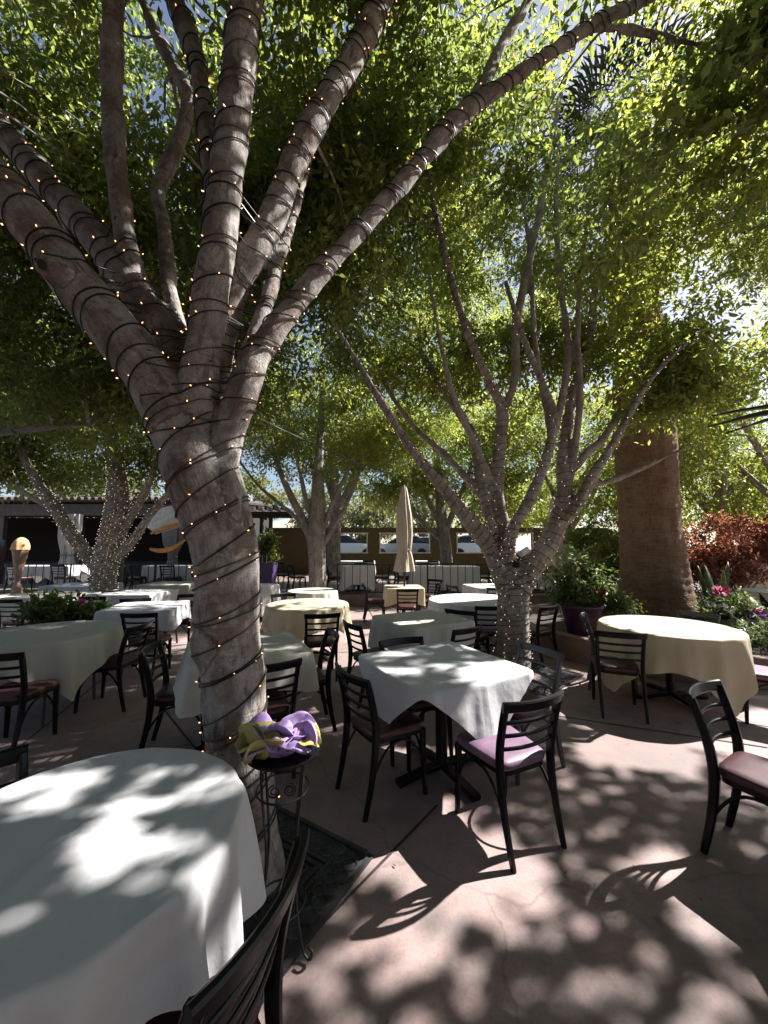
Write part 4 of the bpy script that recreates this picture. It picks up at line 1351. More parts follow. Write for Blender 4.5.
def cloth(label, ctr, rot, rb, rc, mat, seed, z=0.75, zf=0.0, folds=14, amp=0.035, flare=0.10, group='tablecloths on the dining tables', N=220):
    """cloth lying on a table top of outline rb(theta), cut to outline rc(theta), its overhang draped"""
    rs = random.Random(seed)
    ph = [rs.random() * 6.28 for _ in range(6)]
    fr = [folds, folds * 0.61, folds * 1.7, folds * 0.37]
    vs, fs = [], []
    inner = [0.02, 0.25, 0.5, 0.72, 0.88, 0.96, 0.99]
    outer = [0.0, 0.02, 0.04, 0.07, 0.12, 0.2, 0.3, 0.42, 0.55, 0.68, 0.8, 0.9, 0.97, 1.0]
    T = len(inner) + len(outer)
    e = 0.016
    for k in range(T):
        for a in range(N):
            th = 2 * PI * a / N
            b = rb(th)
            dx, dy = math.cos(th), math.sin(th)
            if k < len(inner):
                r = b * inner[k]
                zz = 0.0012 * math.sin(9 * dx * r * 3 + ph[0]) * math.sin(11 * dy * r * 3 + ph[1]) + 0.004
                vs.append((dx * r, dy * r, zz))
                continue
            drop = max(0.012, rc(th) - b)
            s = outer[k - len(inner)] * drop
            if s < e * PI / 2:
                o = e * math.sin(s / e)
                zz = 0.004 - e * (1 - math.cos(s / e))
            else:
                o = e
                zz = 0.004 - e - (s - e * PI / 2)
            g = s / 0.4
            w = sum(c * math.sin(f * th + p) for c, f, p in zip((0.55, 0.35, 0.2, 0.35), fr, ph))
            w = math.copysign(abs(w) ** 0.8, w)
            o += flare * s * (0.7 + 0.3 * math.sin(2 * th + ph[4])) + amp * min(1.6, g ** 0.8) * (w + 0.35)
            o += min(1, g * 2) * (0.016 * (float(vnoise(th * 5 + seed, s * 4, seed=51)) - 0.5) + 0.008 * (float(vnoise(th * 16 + seed, s * 9, seed=52)) - 0.5))
            zz += 0.012 * g * math.sin(fr[0] * th * 0.5 + ph[5]) * (1 if k > T - 5 else 0)
            tx_ = amp * 0.5 * min(1.3, g) * math.sin(fr[1] * th + ph[3])
            r = b + max(o, 0.003)
            vs.append((dx * r - dy * tx_, dy * r + dx * tx_, zz))
    for k in range(T - 1):
        for a in range(N):
            a2 = (a + 1) % N
            fs.append((k * N + a, k * N + a2, (k + 1) * N + a2, (k + 1) * N + a))
    fs.append(tuple(range(N))[::-1])
    o = MB().add(vs, fs).build('tablecloth', M[mat])
    try:
        o.data.set_sharp_from_angle(angle=R(180))
    except Exception:
        pass
    o.location = (ctr[0], ctr[1], zf + z)
    o.rotation_euler = (0, 0, R(rot))
    tag(o, label, 'tablecloth', group)
    return o

def sq(c, r=0.06):
    def f(th):
        ca, sa = abs(math.cos(th)), abs(math.sin(th))
        v = c / max(ca, sa)
        lim = c * math.sqrt(2) - r
        return v if v < lim * 0.97 else lim * 0.97 + (v - lim * 0.97) * 0.5
    return f
def diamond(c):
    return lambda th: c / (abs(math.cos(th)) + abs(math.sin(th)))
def disc(r):
    return lambda th: r
def rect(a, b):
    return lambda th: min(a / max(abs(math.cos(th)), 1e-6), b / max(abs(math.sin(th)), 1e-6))

def table(label, ctr, rot, shape, size, z=0.75, zf=0.0, legs='pedestal', group='cloth-covered dining tables'):
    root = thing('dining_table', label, 'table', (ctr[0], ctr[1], zf), R(rot), group)
    if shape == 'round':
        MB().lathe([(size, z - 0.035), (size + 0.004, z - 0.03), (size + 0.004, z - 0.006), (size, z - 0.001)], seg=48).build('tabletop', M['dark_wood'], root)
    else:
        sx, sy = (size, size) if not hasattr(size, '__len__') else size
        MB().box((0, 0, z - 0.018), (2 * sx, 2 * sy, 0.034)).build('tabletop', M['dark_wood'], root)
    if legs == 'pedestal':
        MB().lathe([(0.05, 0.05), (0.042, 0.10), (0.042, z - 0.09), (0.06, z - 0.045), (0.16, z - 0.036)], seg=20).build('column', M['black'], root)
        for k in range(2):
            m = MB()
            for s in (-1, 1):
                a = k * PI / 2
                d = Vector((math.cos(a), math.sin(a), 0)) * s
                zq = 0.001 * k
                m.sweep([d * 0.03 + Vector((0, 0, 0.055 + zq)), d * 0.15 + Vector((0, 0, 0.048 + zq)), d * 0.36 + Vector((0, 0, 0.022 + zq))], rrect(0.035, 0.018, 0.4), d.cross(Vector((0, 0, 1))))
            m.build('base_bar', M['black'], root)
    else:
        for k in range(4):
            a = PI / 4 + k * PI / 2
            q = (size if not hasattr(size, '__len__') else min(size)) * 0.72
            MB().tube([(q * math.cos(a) * 0.9, q * math.sin(a) * 0.9, z - 0.036), (q * math.cos(a), q * math.sin(a), 0.0)], 0.014, 8).build('leg', M['grey_worn'], root)
    return root

# (label of the table, label of its cloth, centre, rotation, outline, cloth cut, material, folds ...)
def dress(tl, cl, ctr, rot, shape, size, cut, mat, seed, crot=None, **kw):
    legs = kw.pop('legs', 'pedestal')
    zf = kw.get('zf', 0.0)
    table(tl, ctr, rot, shape, size, zf=zf, legs=legs)
    rbv = disc(size + 0.006) if shape == 'round' else (sq(size + 0.006, 0.02) if not hasattr(size, '__len__') else rect(size[0] + 0.006, size[1] + 0.006))
    return cloth(cl, ctr, rot if crot is None else crot, rbv, cut, mat, seed, **kw)

dress('big round table nearest the camera, hidden under its white cloth', 'white cloth with sun flecks draped over the big nearest round table', (-0.91, 1.17), 0, 'round', 0.445,
      lambda th: 0.445 + 0.42 - 0.19 * math.exp(-((th - 5.60) / 0.40) ** 4), 'white_cloth', 3, folds=15, amp=0.065, flare=0.03, legs='four', N=320)
dress('square pedestal table in the middle with black cross base', 'white cloth hanging in points from the square middle table', (0.41, 2.79), 28, 'square', 0.445, diamond(0.92), 'white_cloth', 5, folds=9, amp=0.022, flare=0.12)
dress('square table right behind the square middle table', 'white cloth on the square table right behind the middle one', (0.45, 4.5), 29, 'square', 0.43, sq(0.74), 'ivory_cloth', 8, folds=11, amp=0.03)
dress('round table beside the many-limbed middle tree', 'bright white cloth on the round table behind the many-limbed tree', (1.5, 6.1), 0, 'round', 0.75, disc(1.25), 'white_cloth', 9, folds=15, amp=0.03)
dress('small square table in full sun behind the many-limbed tree', 'small sunlit white cloth beyond the round table by the many-limbed tree', (2.3, 8.3), 10, 'square', 0.42, sq(0.75), 'white_cloth', 10, folds=8, amp=0.02)
dress('round table in front of the palm planter', 'cream cloth in full sun on the round table before the palm', (3.03, 4.07), 0, 'round', 0.61, sq(0.95), 'cream_cloth', 12, crot=-81 + 45, folds=15, amp=0.04, flare=0.06)
dress('round table at left whose cloth nearly reaches the floor', 'white cloth with a long pointed corner on the left round table', (-3.34, 3.76), 0, 'round', 0.58, sq(0.83), 'ivory_cloth', 14, crot=-32 + 45, folds=14, amp=0.042, legs='four')
dress('square table behind the left round table', 'white cloth with short corners on the square table behind the left round one', (-3.42, 5.45), 15, 'square', 0.45, sq(0.68), 'white_cloth', 15, folds=9, amp=0.02)
dress('table at far left behind the flower box', 'pale shaded cloth on the table behind the flower box', (-6.05, 6.75), 0, 'rect', (0.62, 0.45), rect(1.05, 0.88), 'ivory_cloth', 17, folds=12, amp=0.025)
dress('long table behind the light-wrapped tree', 'bluish white cloth on the table at the foot of the light-wrapped tree', (-6.9, 8.6), 0, 'rect', (0.6, 0.42), rect(1.0, 0.8), 'white_cloth', 18, folds=12, amp=0.025)
dress('table right of the light-wrapped tree trunk', 'shaded white cloth on the table right of the light-wrapped trunk', (-4.75, 7.15), 0, 'rect', (0.58, 0.45), rect(0.95, 0.85), 'white_cloth', 19, folds=12, amp=0.025)
dress('rearmost table on the left before the railing', 'sunlit cloth on the rearmost left table before the railing', (-5.0, 8.9), 0, 'rect', (0.55, 0.42), rect(0.92, 0.78), 'ivory_cloth', 20, folds=12, amp=0.025)
dress('square table tucked behind the thick leaning tree', 'shaded greenish white cloth on the square table behind the leaning trunk', (-1.16, 3.24), 28, 'square', 0.43, sq(0.67), 'ivory_cloth', 22, folds=8, amp=0.02, flare=0.3)
dress('round table with a long cream cloth, middle distance', 'long cream cloth on the round table right of the leaning trunk', (-1.14, 5.64), 0, 'round', 0.58, sq(0.85), 'cream_cloth', 24, crot=-10 + 45, folds=15, amp=0.04)
dress('smaller round table in front of the pale grey tree', 'ivory cloth on the smaller round table before the pale grey tree', (-1.4, 7.4), 0, 'round', 0.46, disc(0.88), 'ivory_cloth', 25, folds=14, amp=0.03)
dress('little round table just right of the leaning trunk', 'grey-white cloth to the floor on the little round table by the leaning trunk', (-2.75, 8.5), 0, 'round', 0.34, disc(0.98), 'white_cloth', 26, folds=12, amp=0.03)
dress('square table under the closed umbrella', 'cream cloth on the square table under the closed umbrella', (0.42, 8.1), 4, 'square', 0.38, sq(0.66), 'cream_cloth', 27, folds=9, amp=0.02)
dress('table at the right edge beyond the flower trough', 'white cloth on the table at the right edge beyond the flowers', (7.7, 7.2), 0, 'round', 0.6, disc(1.05), 'white_cloth', 28, folds=14, amp=0.03)
dress('round table in the sun behind the potted bush', 'sunlit cloth glimpsed behind the red-flowered potted bush', (4.75, 9.25), 0, 'round', 0.42, disc(0.9), 'white_cloth', 29, folds=14, amp=0.03)
dress('round table just past the right edge near the camera', 'white cloth on the table just past the right edge, its shadow on the floor', (2.68, 1.62), 0, 'round', 0.62, disc(1.0), 'white_cloth', 30, folds=14, amp=0.03)
# terrace behind the railing
dress('square terrace table with its legs showing under the cloth', 'white cloth on the square terrace table left of the umbrella', (-0.75, 11.0), 3, 'square', 0.44, sq(0.95), 'white_cloth', 31, folds=9, amp=0.02, zf=TZ)
dress('long banquet table on the terrace', 'wide white cloth to the floor on the long terrace table', (1.75, 11.0), 0, 'rect', (0.95, 0.4), rect(1.62, 1.05), 'white_cloth', 32, folds=22, amp=0.025, zf=TZ)
dress('terrace table close under the window wall', 'white cloth on the terrace table under the window wall', (-1.2, 15.2), 0, 'rect', (0.8, 0.4), rect(1.3, 0.9), 'white_cloth', 33, folds=18, amp=0.025, zf=TZ)
dress('second terrace table under the window wall right of the umbrella', 'white cloth on the wall-side terrace table right of the umbrella', (1.4, 15.4), 0, 'rect', (0.8, 0.4), rect(1.3, 0.9), 'white_cloth', 34, folds=18, amp=0.025, zf=TZ)
dress('pavilion table behind the cone statue', 'white cloth on the pavilion table behind the cone statue', (-10.2, 11.4), 0, 'rect', (0.9, 0.4), rect(1.2, 0.7), 'white_cloth', 35, folds=18, amp=0.025, zf=TZ)
dress('pavilion table beyond the railing by the curtain', 'pale cloth on the pavilion table beyond the railing by the dark curtain', (-6.3, 11.4), 0, 'rect', (0.8, 0.4), rect(1.1, 0.7), 'white_cloth', 36, folds=18, amp=0.025, zf=TZ)
dress('terrace table behind the middle tree', 'white cloth on the terrace table behind the middle tree', (4.3, 11.3), 0, 'rect', (0.6, 0.4), rect(1.1, 0.9), 'white_cloth', 37, folds=18, amp=0.025, zf=TZ)

# chairs: seat centre, the way it faces, what sets it apart
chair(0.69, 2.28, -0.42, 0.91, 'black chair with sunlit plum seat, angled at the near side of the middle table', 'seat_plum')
chair(0.0, 2.60, 0.83, 0.56, 'black chair with brown seat tucked under the left side of the middle table', 'seat_brown')
chair(0.26, 3.06, 0.42, -0.91, 'chair pushed in behind the middle table, only its top rail showing')
chair(1.0, 2.90, -0.90, -0.42, 'faded grey chair with burgundy seat at the far right side of the middle table', None, 0, 'grey_worn')
chair(-0.52, 0.985, -0.96, 0.27, 'nearest black chair, its curved back cut by the lower edge of the picture')
chair(-1.30, 1.26, 0.88, -0.47, 'chair at the left edge, only a dark sliver showing behind the nearest round table')
chair(2.30, 3.80, 0.35, 0.94, 'black chair with red seat turned to the front left of the cream table')
chair(1.95, 1.97, 0.52, -0.85, 'black chair facing out of the picture at the right edge, red seat', 'seat_red')
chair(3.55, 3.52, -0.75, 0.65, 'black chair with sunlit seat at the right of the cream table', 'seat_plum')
chair(3.60, 4.44, -0.8, -0.6, 'grey worn chair behind the cream table below the flower trough', None, 0, 'grey_worn')
chair(2.60, 4.36, 0.88, -0.45, 'chair between the cream table and the planter ring, seen from the side', None, 0, 'grey_worn')
chair(-0.12, 4.12, 0.86, 0.5, 'chair with burgundy seat left of the square table behind the middle one', 'seat_red')
chair(0.68, 3.97, -0.6, 0.8, 'chair seen from behind at the front of the second square table')
chair(1.45, 5.36, 0.03, 1.0, 'chair seen squarely from behind between second table and the many-limbed trunk', 'seat_plum')
chair(1.12, 5.0, 0.6, 0.8, 'angled chair just left of the one by the many-limbed trunk')
chair(2.12, 5.36, -0.55, 0.84, 'chair standing just right of the many-limbed trunk')
chair(2.6, 9.2, -0.8, 0.4, 'dark chair by the railing, seen between the trunk and the potted bush')
chair(-0.90, 2.85, -0.5, 0.87, 'black chair peeping out right of the leaning trunk at the shaded table')
chair(-0.72, 3.45, -0.92, -0.35, 'black chair seen edge-on at the right end of the shaded table')
chair(-1.62, 3.12, 0.95, 0.25, 'black chair seen from the side just left of the leaning trunk')
chair(-0.80, 4.78, -0.25, 0.97, 'black chair with brown seat in front of the long cream cloth', 'seat_brown')
chair(-1.62, 6.22, 0.4, -0.9, 'chair half hidden behind the long cream cloth')
chair(-2.96, 3.10, -0.15, 0.99, 'black chair with burgundy seat at the left edge, back to the camera')
chair(-2.78, 3.92, -0.98, -0.05, 'black chair with red seat facing the pointed white cloth from the right')
chair(-2.98, 4.82, -0.1, 1.0, 'black chair seen from behind at the short-cornered white cloth')
chair(-3.25, 6.12, 0.1, -1.0, 'chair on the far side of the short-cornered white cloth')
chair(-3.95, 6.12, -0.3, 0.95, 'chair with its back to the camera right of the light-wrapped trunk')
chair(-5.75, 6.02, 0.0, 1.0, 'chair by the flower box with its back to the camera', 'seat_plum')
chair(-5.35, 7.2, -0.9, 0.35, 'chair just left of the light-wrapped trunk')
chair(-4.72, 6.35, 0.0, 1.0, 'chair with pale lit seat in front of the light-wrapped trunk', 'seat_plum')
chair(0.95, 8.25, -1.0, 0.0, 'dark chair to the right of the closed umbrella')
chair(0.45, 7.45, 0.0, 1.0, 'dark chair in front of the umbrella table')
chair(1.1, 9.2, -0.7, -0.7, 'dark chair by the railing right of the umbrella')
chair(-0.2, 8.3, 1.0, 0.1, 'dark chair to the left of the closed umbrella')
chair(2.25, 7.7, 0.0, 1.0, 'dark chair before the small sunlit table')
chair(1.65, 8.0, 0.9, 0.4, 'dark chair left of the small sunlit table')
chair(3.0, 8.7, -0.9, -0.2, 'dark chair right of the small sunlit table')
for x, y, fx, fy, lb_ in [
        (-1.45, 11.0, 1, 0.1, 'terrace chair left of the square terrace table'), (-0.05, 11.05, -1, 0, 'terrace chair between the two terrace tables'),
        (-0.75, 11.75, 0, -1, 'terrace chair beyond the square terrace table'), (0.55, 11.2, 0.9, 0.2, 'terrace chair at the left end of the long table'),
        (2.95, 11.0, -1, 0, 'terrace chair at the right end of the long table'), (1.3, 11.8, 0, -1, 'terrace chair behind the long table, left one'),
        (2.1, 11.8, 0.1, -1, 'terrace chair behind the long table, right one'), (-2.6, 11.2, 0.6, 0.5, 'terrace chair in the gloom left of the pale grey trunk'),
        (-3.3, 12.0, 0.5, -0.6, 'terrace chair in the gloom beside the purple pot'), (-1.9, 14.6, 0, 1, 'terrace chair at the left wall-side table'),
        (-0.6, 14.6, 0, 1, 'terrace chair at the right part of the left wall-side table'), (1.0, 14.7, 0, 1, 'terrace chair at the wall-side table right of the umbrella'),
        (1.9, 14.7, 0, 1, 'terrace chair at the far end of the right wall-side table'), (3.6, 11.0, 0.8, 0.3, 'terrace chair behind the middle tree'),
        (5.1, 11.2, -1, 0.1, 'terrace chair right of the middle tree'), (-9.4, 11.0, 0, 1, 'pavilion chair in front of the curtain'),
        (-10.4, 10.7, 0.1, 1, 'pavilion chair behind the cone statue'), (-7.2, 10.9, 0.6, 0.8, 'pavilion chair behind the light-wrapped trunk'),
        (-6.1, 10.75, 0, 1, 'pavilion chair at the table by the dark curtain'), (-5.0, 11.3, -1, 0, 'pavilion chair right of the table by the dark curtain')]:
    chair(x, y, fx, fy, lb_, None, TZ)

# ------------------------------------------------------------------ plant stand with its fabric bundle
sx, sy = -0.425, 1.66
stand = thing('plant_stand', 'thin wrought-iron plant stand with scrolls in front of the leaning trunk', 'plant stand', (sx, sy, 0.014), R(12))
ZS = 0.70
for k in range(4):
    a = PI / 4 + k * PI / 2
    d = Vector((math.cos(a), math.sin(a), 0))
    pts, rad = catmull([d * 0.118 + Vector((0, 0, ZS)), d * 0.108 + Vector((0, 0, ZS - 0.12)), d * 0.078 + Vector((0, 0, 0.34)), d * 0.10 + Vector((0, 0, 0.12)), d * 0.142 + Vector((0, 0, 0.008)), d * 0.175 + Vector((0, 0, 0.012)), d * 0.180 + Vector((0, 0, 0.04)), d * 0.160 + Vector((0, 0, 0.042))], [0.0058] * 8, 0.02)
    MB().tube(pts, rad, 6).build('leg', M['iron'], stand)
for k in range(4):
    a = k * PI / 2
    d = Vector((math.cos(a), math.sin(a), 0))
    s = Vector((-math.sin(a), math.cos(a), 0))
    m = MB()
    for q in (-1, 1):
        pts = []
        for i in range(26):
            t = i / 25
            r = 0.026 * (1 - 0.75 * t)
            b = t * 3.6 * PI * q
            pts.append(d * 0.084 + s * q * (0.030 + r * math.sin(abs(b)) * 1.0) + Vector((0, 0, ZS - 0.10 + r * math.cos(b))))
        m.tube(pts, 0.0032, 5)
    m.build('scroll', M['iron'], stand)
m = MB()
m.torus((0, 0, ZS - 0.135), 0.107, 0.004, 1, 28, 6)
m.build('ring', M['iron'], stand)
m = MB()
m.torus((0, 0, 0.13), 0.10, 0.004, 1, 28, 6)
m.build('ring', M['iron'], stand)
MB().lathe([(0.01, ZS + 0.002), (0.125, ZS + 0.0), (0.155, ZS + 0.012), (0.158, ZS + 0.018), (0.15, ZS + 0.016), (0.12, ZS + 0.008), (0.01, ZS + 0.008)], seg=36).build('tray', M['black'], stand)

def petal(root, name, mat, base, ang, ln, wd, lift, curl, twist, seed, th=0.0025, cup=0.5):
    """a folded flap of cloth: rises from base, bends over, edges rolled"""
    rs = random.Random(seed)
    d = Vector((math.cos(ang), math.sin(ang), 0))
    s = Vector((-math.sin(ang), math.cos(ang), 0))
    U, W = 22, 15
    vs, fs = [], []
    p0 = Vector(base)
    th_ = lift
    pts = [p0.copy()]
    dirs = []
    for i in range(U):
        a = th_ - curl * (i / U) ** 1.3
        dirs.append(d * math.cos(a) + Vector((0, 0, math.sin(a))))
        pts.append(pts[-1] + dirs[-1] * ln / U)
    ph = rs.random() * 6
    for i in range(U):
        t = i / (U - 1)
        up = s.cross(dirs[i]) * -1
        w = wd * (0.55 + 0.9 * math.sin(PI * min(1, 0.15 + 0.62 * t))) * (1.0 - 0.72 * t ** 2.6)
        for j in range(W):
            v = 2 * j / (W - 1) - 1
            tw = twist * t
            sd = s * math.cos(tw) + up * math.sin(tw)
            un = up * math.cos(tw) - s * math.sin(tw)
            fold = 0.016 * (2 / PI) * math.asin(math.sin(v * 5 + ph + 2.5 * t)) + 0.009 * (2 / PI) * math.asin(math.sin(v * 11 + 2 * ph - 6 * t)) + 0.006 * (2 / PI) * math.asin(math.sin(13 * t + 4 * v + ph))
            vs.append(pts[i] + sd * v * w + un * (cup * w * v * v + fold))
    for i in range(U - 1):
        for j in range(W - 1):
            fs.append((i * W + j, i * W + j + 1, (i + 1) * W + j + 1, (i + 1) * W + j))
    o = MB().add(vs, fs).build(name, mat, root)
    o.modifiers.new('thick', 'SOLIDIFY').thickness = th
    return o
bd = thing('fabric_bundle', 'crumpled violet and gold cloth bundle lying on the plant stand', 'cloth bundle', (sx - 0.035, sy - 0.005, 0.722), 0)
bd.scale = (0.84, 0.84, 0.74)
V_, G_ = M['violet_fabric'], M['gold_fabric']
for nm, mt, b, ang, ln, wd, lf, cu, tw, sd, cp in [
        ('violet_fold', V_, (-0.07, 0.03, 0.03), R(80), 0.15, 0.075, 1.3, 2.3, 0.3, 1, 0.4),
        ('violet_fold', V_, (-0.01, -0.01, 0.03), R(-70), 0.17, 0.085, 1.25, 2.4, -0.3, 2, 0.5),
        ('violet_fold', V_, (0.05, 0.00, 0.02), R(-28), 0.20, 0.080, 0.95, 2.0, 0.4, 3, 0.5),
        ('violet_fold', V_, (0.03, 0.03, 0.04), R(18), 0.19, 0.085, 0.8, 1.7, 0.2, 4, 0.4),
        ('violet_fold', V_, (-0.03, 0.02, 0.06), R(-10), 0.15, 0.06, 1.0, 2.6, -0.5, 5, 0.6),
        ('violet_fold', V_, (-0.05, -0.03, 0.01), R(-120), 0.13, 0.075, 0.9, 1.9, 0.4, 6, 0.5),
        ('violet_fold', V_, (0.06, 0.05, 0.0), R(60), 0.14, 0.09, 0.8, 1.6, 0.1, 7, 0.4),
        ('gold_fold', G_, (-0.085, -0.01, 0.00), R(175), 0.15, 0.085, 1.35, 1.5, 0.5, 8, 0.9),
        ('gold_fold', G_, (-0.075, -0.03, 0.00), R(215), 0.13, 0.065, 1.1, 1.6, -0.3, 9, 0.9),
        ('gold_fold', G_, (0.045, -0.075, 0.075), R(-160), 0.19, 0.048, 0.35, 1.9, 0.5, 10, 0.8),
        ('gold_fold', G_, (0.13, -0.02, 0.055), R(-5), 0.10, 0.055, 0.35, 1.2, 0.3, 11, 0.8)]:
    petal(bd, nm, mt, b, ang, ln, wd, lf, cu, tw, sd, cup=cp)
m = MB()
vs, fs = [], []
for i in range(15):
    for j in range(28):
        la_, lo = -PI / 2 + PI * i / 14, 2 * PI * j / 28
        p = Vector((math.cos(la_) * math.cos(lo), math.cos(la_) * math.sin(lo), math.sin(la_)))
        n = float(vnoise(p.x * 3 + 5, p.y * 3, p.z * 3, seed=31)) - 0.5
        n2 = abs(float(vnoise(p.x * 6, p.y * 6, p.z * 6, seed=32)) - 0.5)
        r = 1 + 0.5 * n - 0.5 * n2
        vs.append((p.x * 0.125 * r, p.y * 0.10 * r, 0.045 + p.z * 0.055 * r))
for i in range(14):
    for j in range(28):
        j2 = (j + 1) % 28
        fs.append((i * 28 + j, i * 28 + j2, (i + 1) * 28 + j2, (i + 1) * 28 + j))
m.add(vs, fs).build('core', V_, bd)

# ------------------------------------------------------------------ tree grates
def grate(label, ctr, rot, S, hole):
    root = thing('tree_grate', label, 'tree grate', (ctr[0], ctr[1], 0.0), R(rot), 'cast tree grates')
    h = S / 2
    m = MB()
    q = 48
    vs, fs = [], []
    for i in range(q):
        a = 2 * PI * i / q
        c, s = math.cos(a), math.sin(a)
        o = h / max(abs(c), abs(s))
        for (r, z) in ((hole, 0.002), (hole, 0.010), (o, 0.010), (o, 0.002)):
            vs.append((c * r, s * r, z))
    # exact corners
    for i in range(q):
        i2 = (i + 1) % q
        for k in range(3):
            fs.append((i * 4 + k, i2 * 4 + k, i2 * 4 + k + 1, i * 4 + k + 1))
    m.add(vs, fs).build('plate', M['rubber'], root, smooth=False)
    m = MB()
    for k in range(4):
        a = k * PI / 2
        ca, sa = math.cos(a), math.sin(a)
        def T(x, y, z=0.0):
            return (x * ca - y * sa, x * sa + y * ca, z)
        for off, w in ((h - 0.012, 0.024), (h - 0.165, 0.014), (h - 0.235, 0.012)):
            L = 2 * off - (0.05 if off > h - 0.1 else 0)
            m.box(T(0, off, 0.0145), (L, w, 0.010), a)
        n = int(S / 0.082)
        for i in range(n):
            x = -h + 0.11 + (S - 0.22) * i / (n - 1)
            if i < n - 1:
                m.torus(T(x, h - 0.070, 0.011), 0.036, 0.0065, 0.9, 18, 5)
                m.torus(T(x + 0.035, h - 0.112, 0.0105), 0.030, 0.0055, 0.9, 16, 5)
        for i in range(n * 2 - 3):
            x = -h + 0.22 + (S - 0.44) * i / (n * 2 - 4)
            m.box(T(x, h - 0.20, 0.0145), (0.034, 0.022, 0.010), a)
        for r_ in range(2):
            for i in range(6):
                x = (i - 2.5) * 0.085
                y = h - 0.27 - 0.035 * r_
                if math.hypot(x, y) > hole + 0.03:
                    m.box(T(x + 0.02 * r_, y, 0.0145), (0.055, 0.016, 0.010), a)
    m.build('relief', M['rubber'], root)
grate('dark cast grate with ring pattern at the foot of the leaning tree', (-0.82, 1.87), -31, 1.12, 0.27)
grate('cast grate in the sun at the foot of the many-limbed tree', (1.68, 4.82), 42, 1.15, 0.28)

# ------------------------------------------------------------------ floodlight in the middle tree
fl = thing('floodlight', 'small pale floodlight clamped in the fork of the many-limbed tree', 'floodlight', at(524, 552, D2 - 0.25))
q = MB()
q.box((0, 0, 0), (0.135, 0.06, 0.075))
q.box((0.0, -0.034, 0.0), (0.11, 0.012, 0.055))
o = q.build('lamp_head', M['white_plastic'], fl)
o.rotation_euler = (R(-20), R(-28), R(15))
MB().tube([(-0.03, 0.0, -0.04), (-0.07, 0.02, -0.09), (-0.08, 0.05, -0.14)], 0.012, 6).build('arm', M['black'], fl)
MB().lathe([(0.02, -0.20), (0.055, -0.19), (0.06, -0.13), (0.03, -0.11)], c=(-0.09, 0.02, 0), seg=14).build('junction_box', M['black'], fl)

# ------------------------------------------------------------------ umbrellas, closed
def umbrella(label, x, y, top, z0=0.0, k=1.0):
    root = thing('patio_umbrella', label, 'umbrella', (x, y, z0), 0, 'closed patio umbrellas')
    MB().lathe([(0.024, 0.05), (0.022, top - 0.06)], seg=12).build('pole', M['dark_wood'], root)
    MB().lathe([(0.22, 0.0), (0.23, 0.02), (0.2, 0.06), (0.05, 0.09), (0.03, 0.16)], seg=28).build('base', M['black'], root)
    h0 = top - 1.85 * k
    prof = [(0.10, 0.0), (0.215, 0.01), (0.205, 0.08), (0.185, 0.2), (0.155, 0.36), (0.132, 0.44), (0.145, 0.52), (0.165, 0.75), (0.165, 1.0), (0.150, 1.25), (0.118, 1.5), (0.085, 1.72), (0.07, 1.80), (0.055, 1.85)]
    def wob(th, z):
        s = min(1, max(0.0, (1.9 - z + h0)))
        return (0.13 * math.sin(8 * th + 0.8 * math.sin(z * 3)) + 0.07 * math.sin(13 * th + z * 2.2) + 0.05 * math.sin(3 * th + z)) * (0.35 + 0.65 * s)
    pr = []
    for (r1, z1), (r2, z2) in zip(prof, prof[1:]):
        for i in range(5):
            t = i / 5
            pr.append((r1 + (r2 - r1) * t, h0 + (z1 + (z2 - z1) * t) * k))
    pr.append((prof[-1][0], h0 + prof[-1][1] * k))
    MB().lathe(pr, seg=72, wob=wob).build('canopy', M['umbrella'], root)
    MB().lathe([(0.05, top), (0.035, top + 0.02), (0.012, top + 0.05)], seg=12).build('finial', M['dark_wood'], root)
    m = MB()
    pts = []
    for i in range(28):
        a = 2 * PI * i / 28
        pts.append((0.142 * math.cos(a), 0.142 * math.sin(a), h0 + 0.455 * k + 0.03 * math.cos(a + 1)))
    m.sweep(pts, rrect(0.018, 0.004), (0, 0, 1), closed=True).build('tie', M['umbrella'], root)
umbrella('tan closed umbrella standing through the square table before the railing', 0.44, 8.1, 2.92)
umbrella('tan closed umbrella half hidden behind the right limb of the middle tree', 4.15, 9.0, 2.78)

# ------------------------------------------------------------------ railings
def railing(label, x0, x1, y, z0, h=0.84, gap=0.2):
    root = thing('iron_railing', label, 'railing', (x0, y, z0), 0, 'black iron railings along the terrace')
    L = x1 - x0
    MB().box((L / 2, 0, h), (L, 0.05, 0.03)).build('top_rail', M['iron'], root)
    MB().box((L / 2, 0, 0.10), (L, 0.03, 0.025)).build('bottom_rail', M['iron'], root)
    pm = MB().box((0, 0, 0), (0.016, 0.016, h - 0.14)).mesh('picket', M['iron'], smooth=False)
    n = int(L / gap)
    for i in range(1, n):
        x = L * i / n
        o = bpy.data.objects.new('picket', pm)
        COL.objects.link(o)
        o.parent = root
        o.location = (x, 0, 0.055 + h / 2)
    k = max(1, int(L / 1.9))
    for i in range(k + 1):
        MB().box((L * i / k, 0.033, h / 2), (0.04, 0.016, h)).build('post', M['iron'], root)
railing('black railing in front of the pavilion at left', -13.0, -3.9, 10.05, TZ)
railing('black railing along the terrace behind the umbrella table', -1.25, 3.6, 10.05, TZ)
railing('black railing behind the potted bush, left of the palm', 3.9, 9.5, 10.05, TZ)

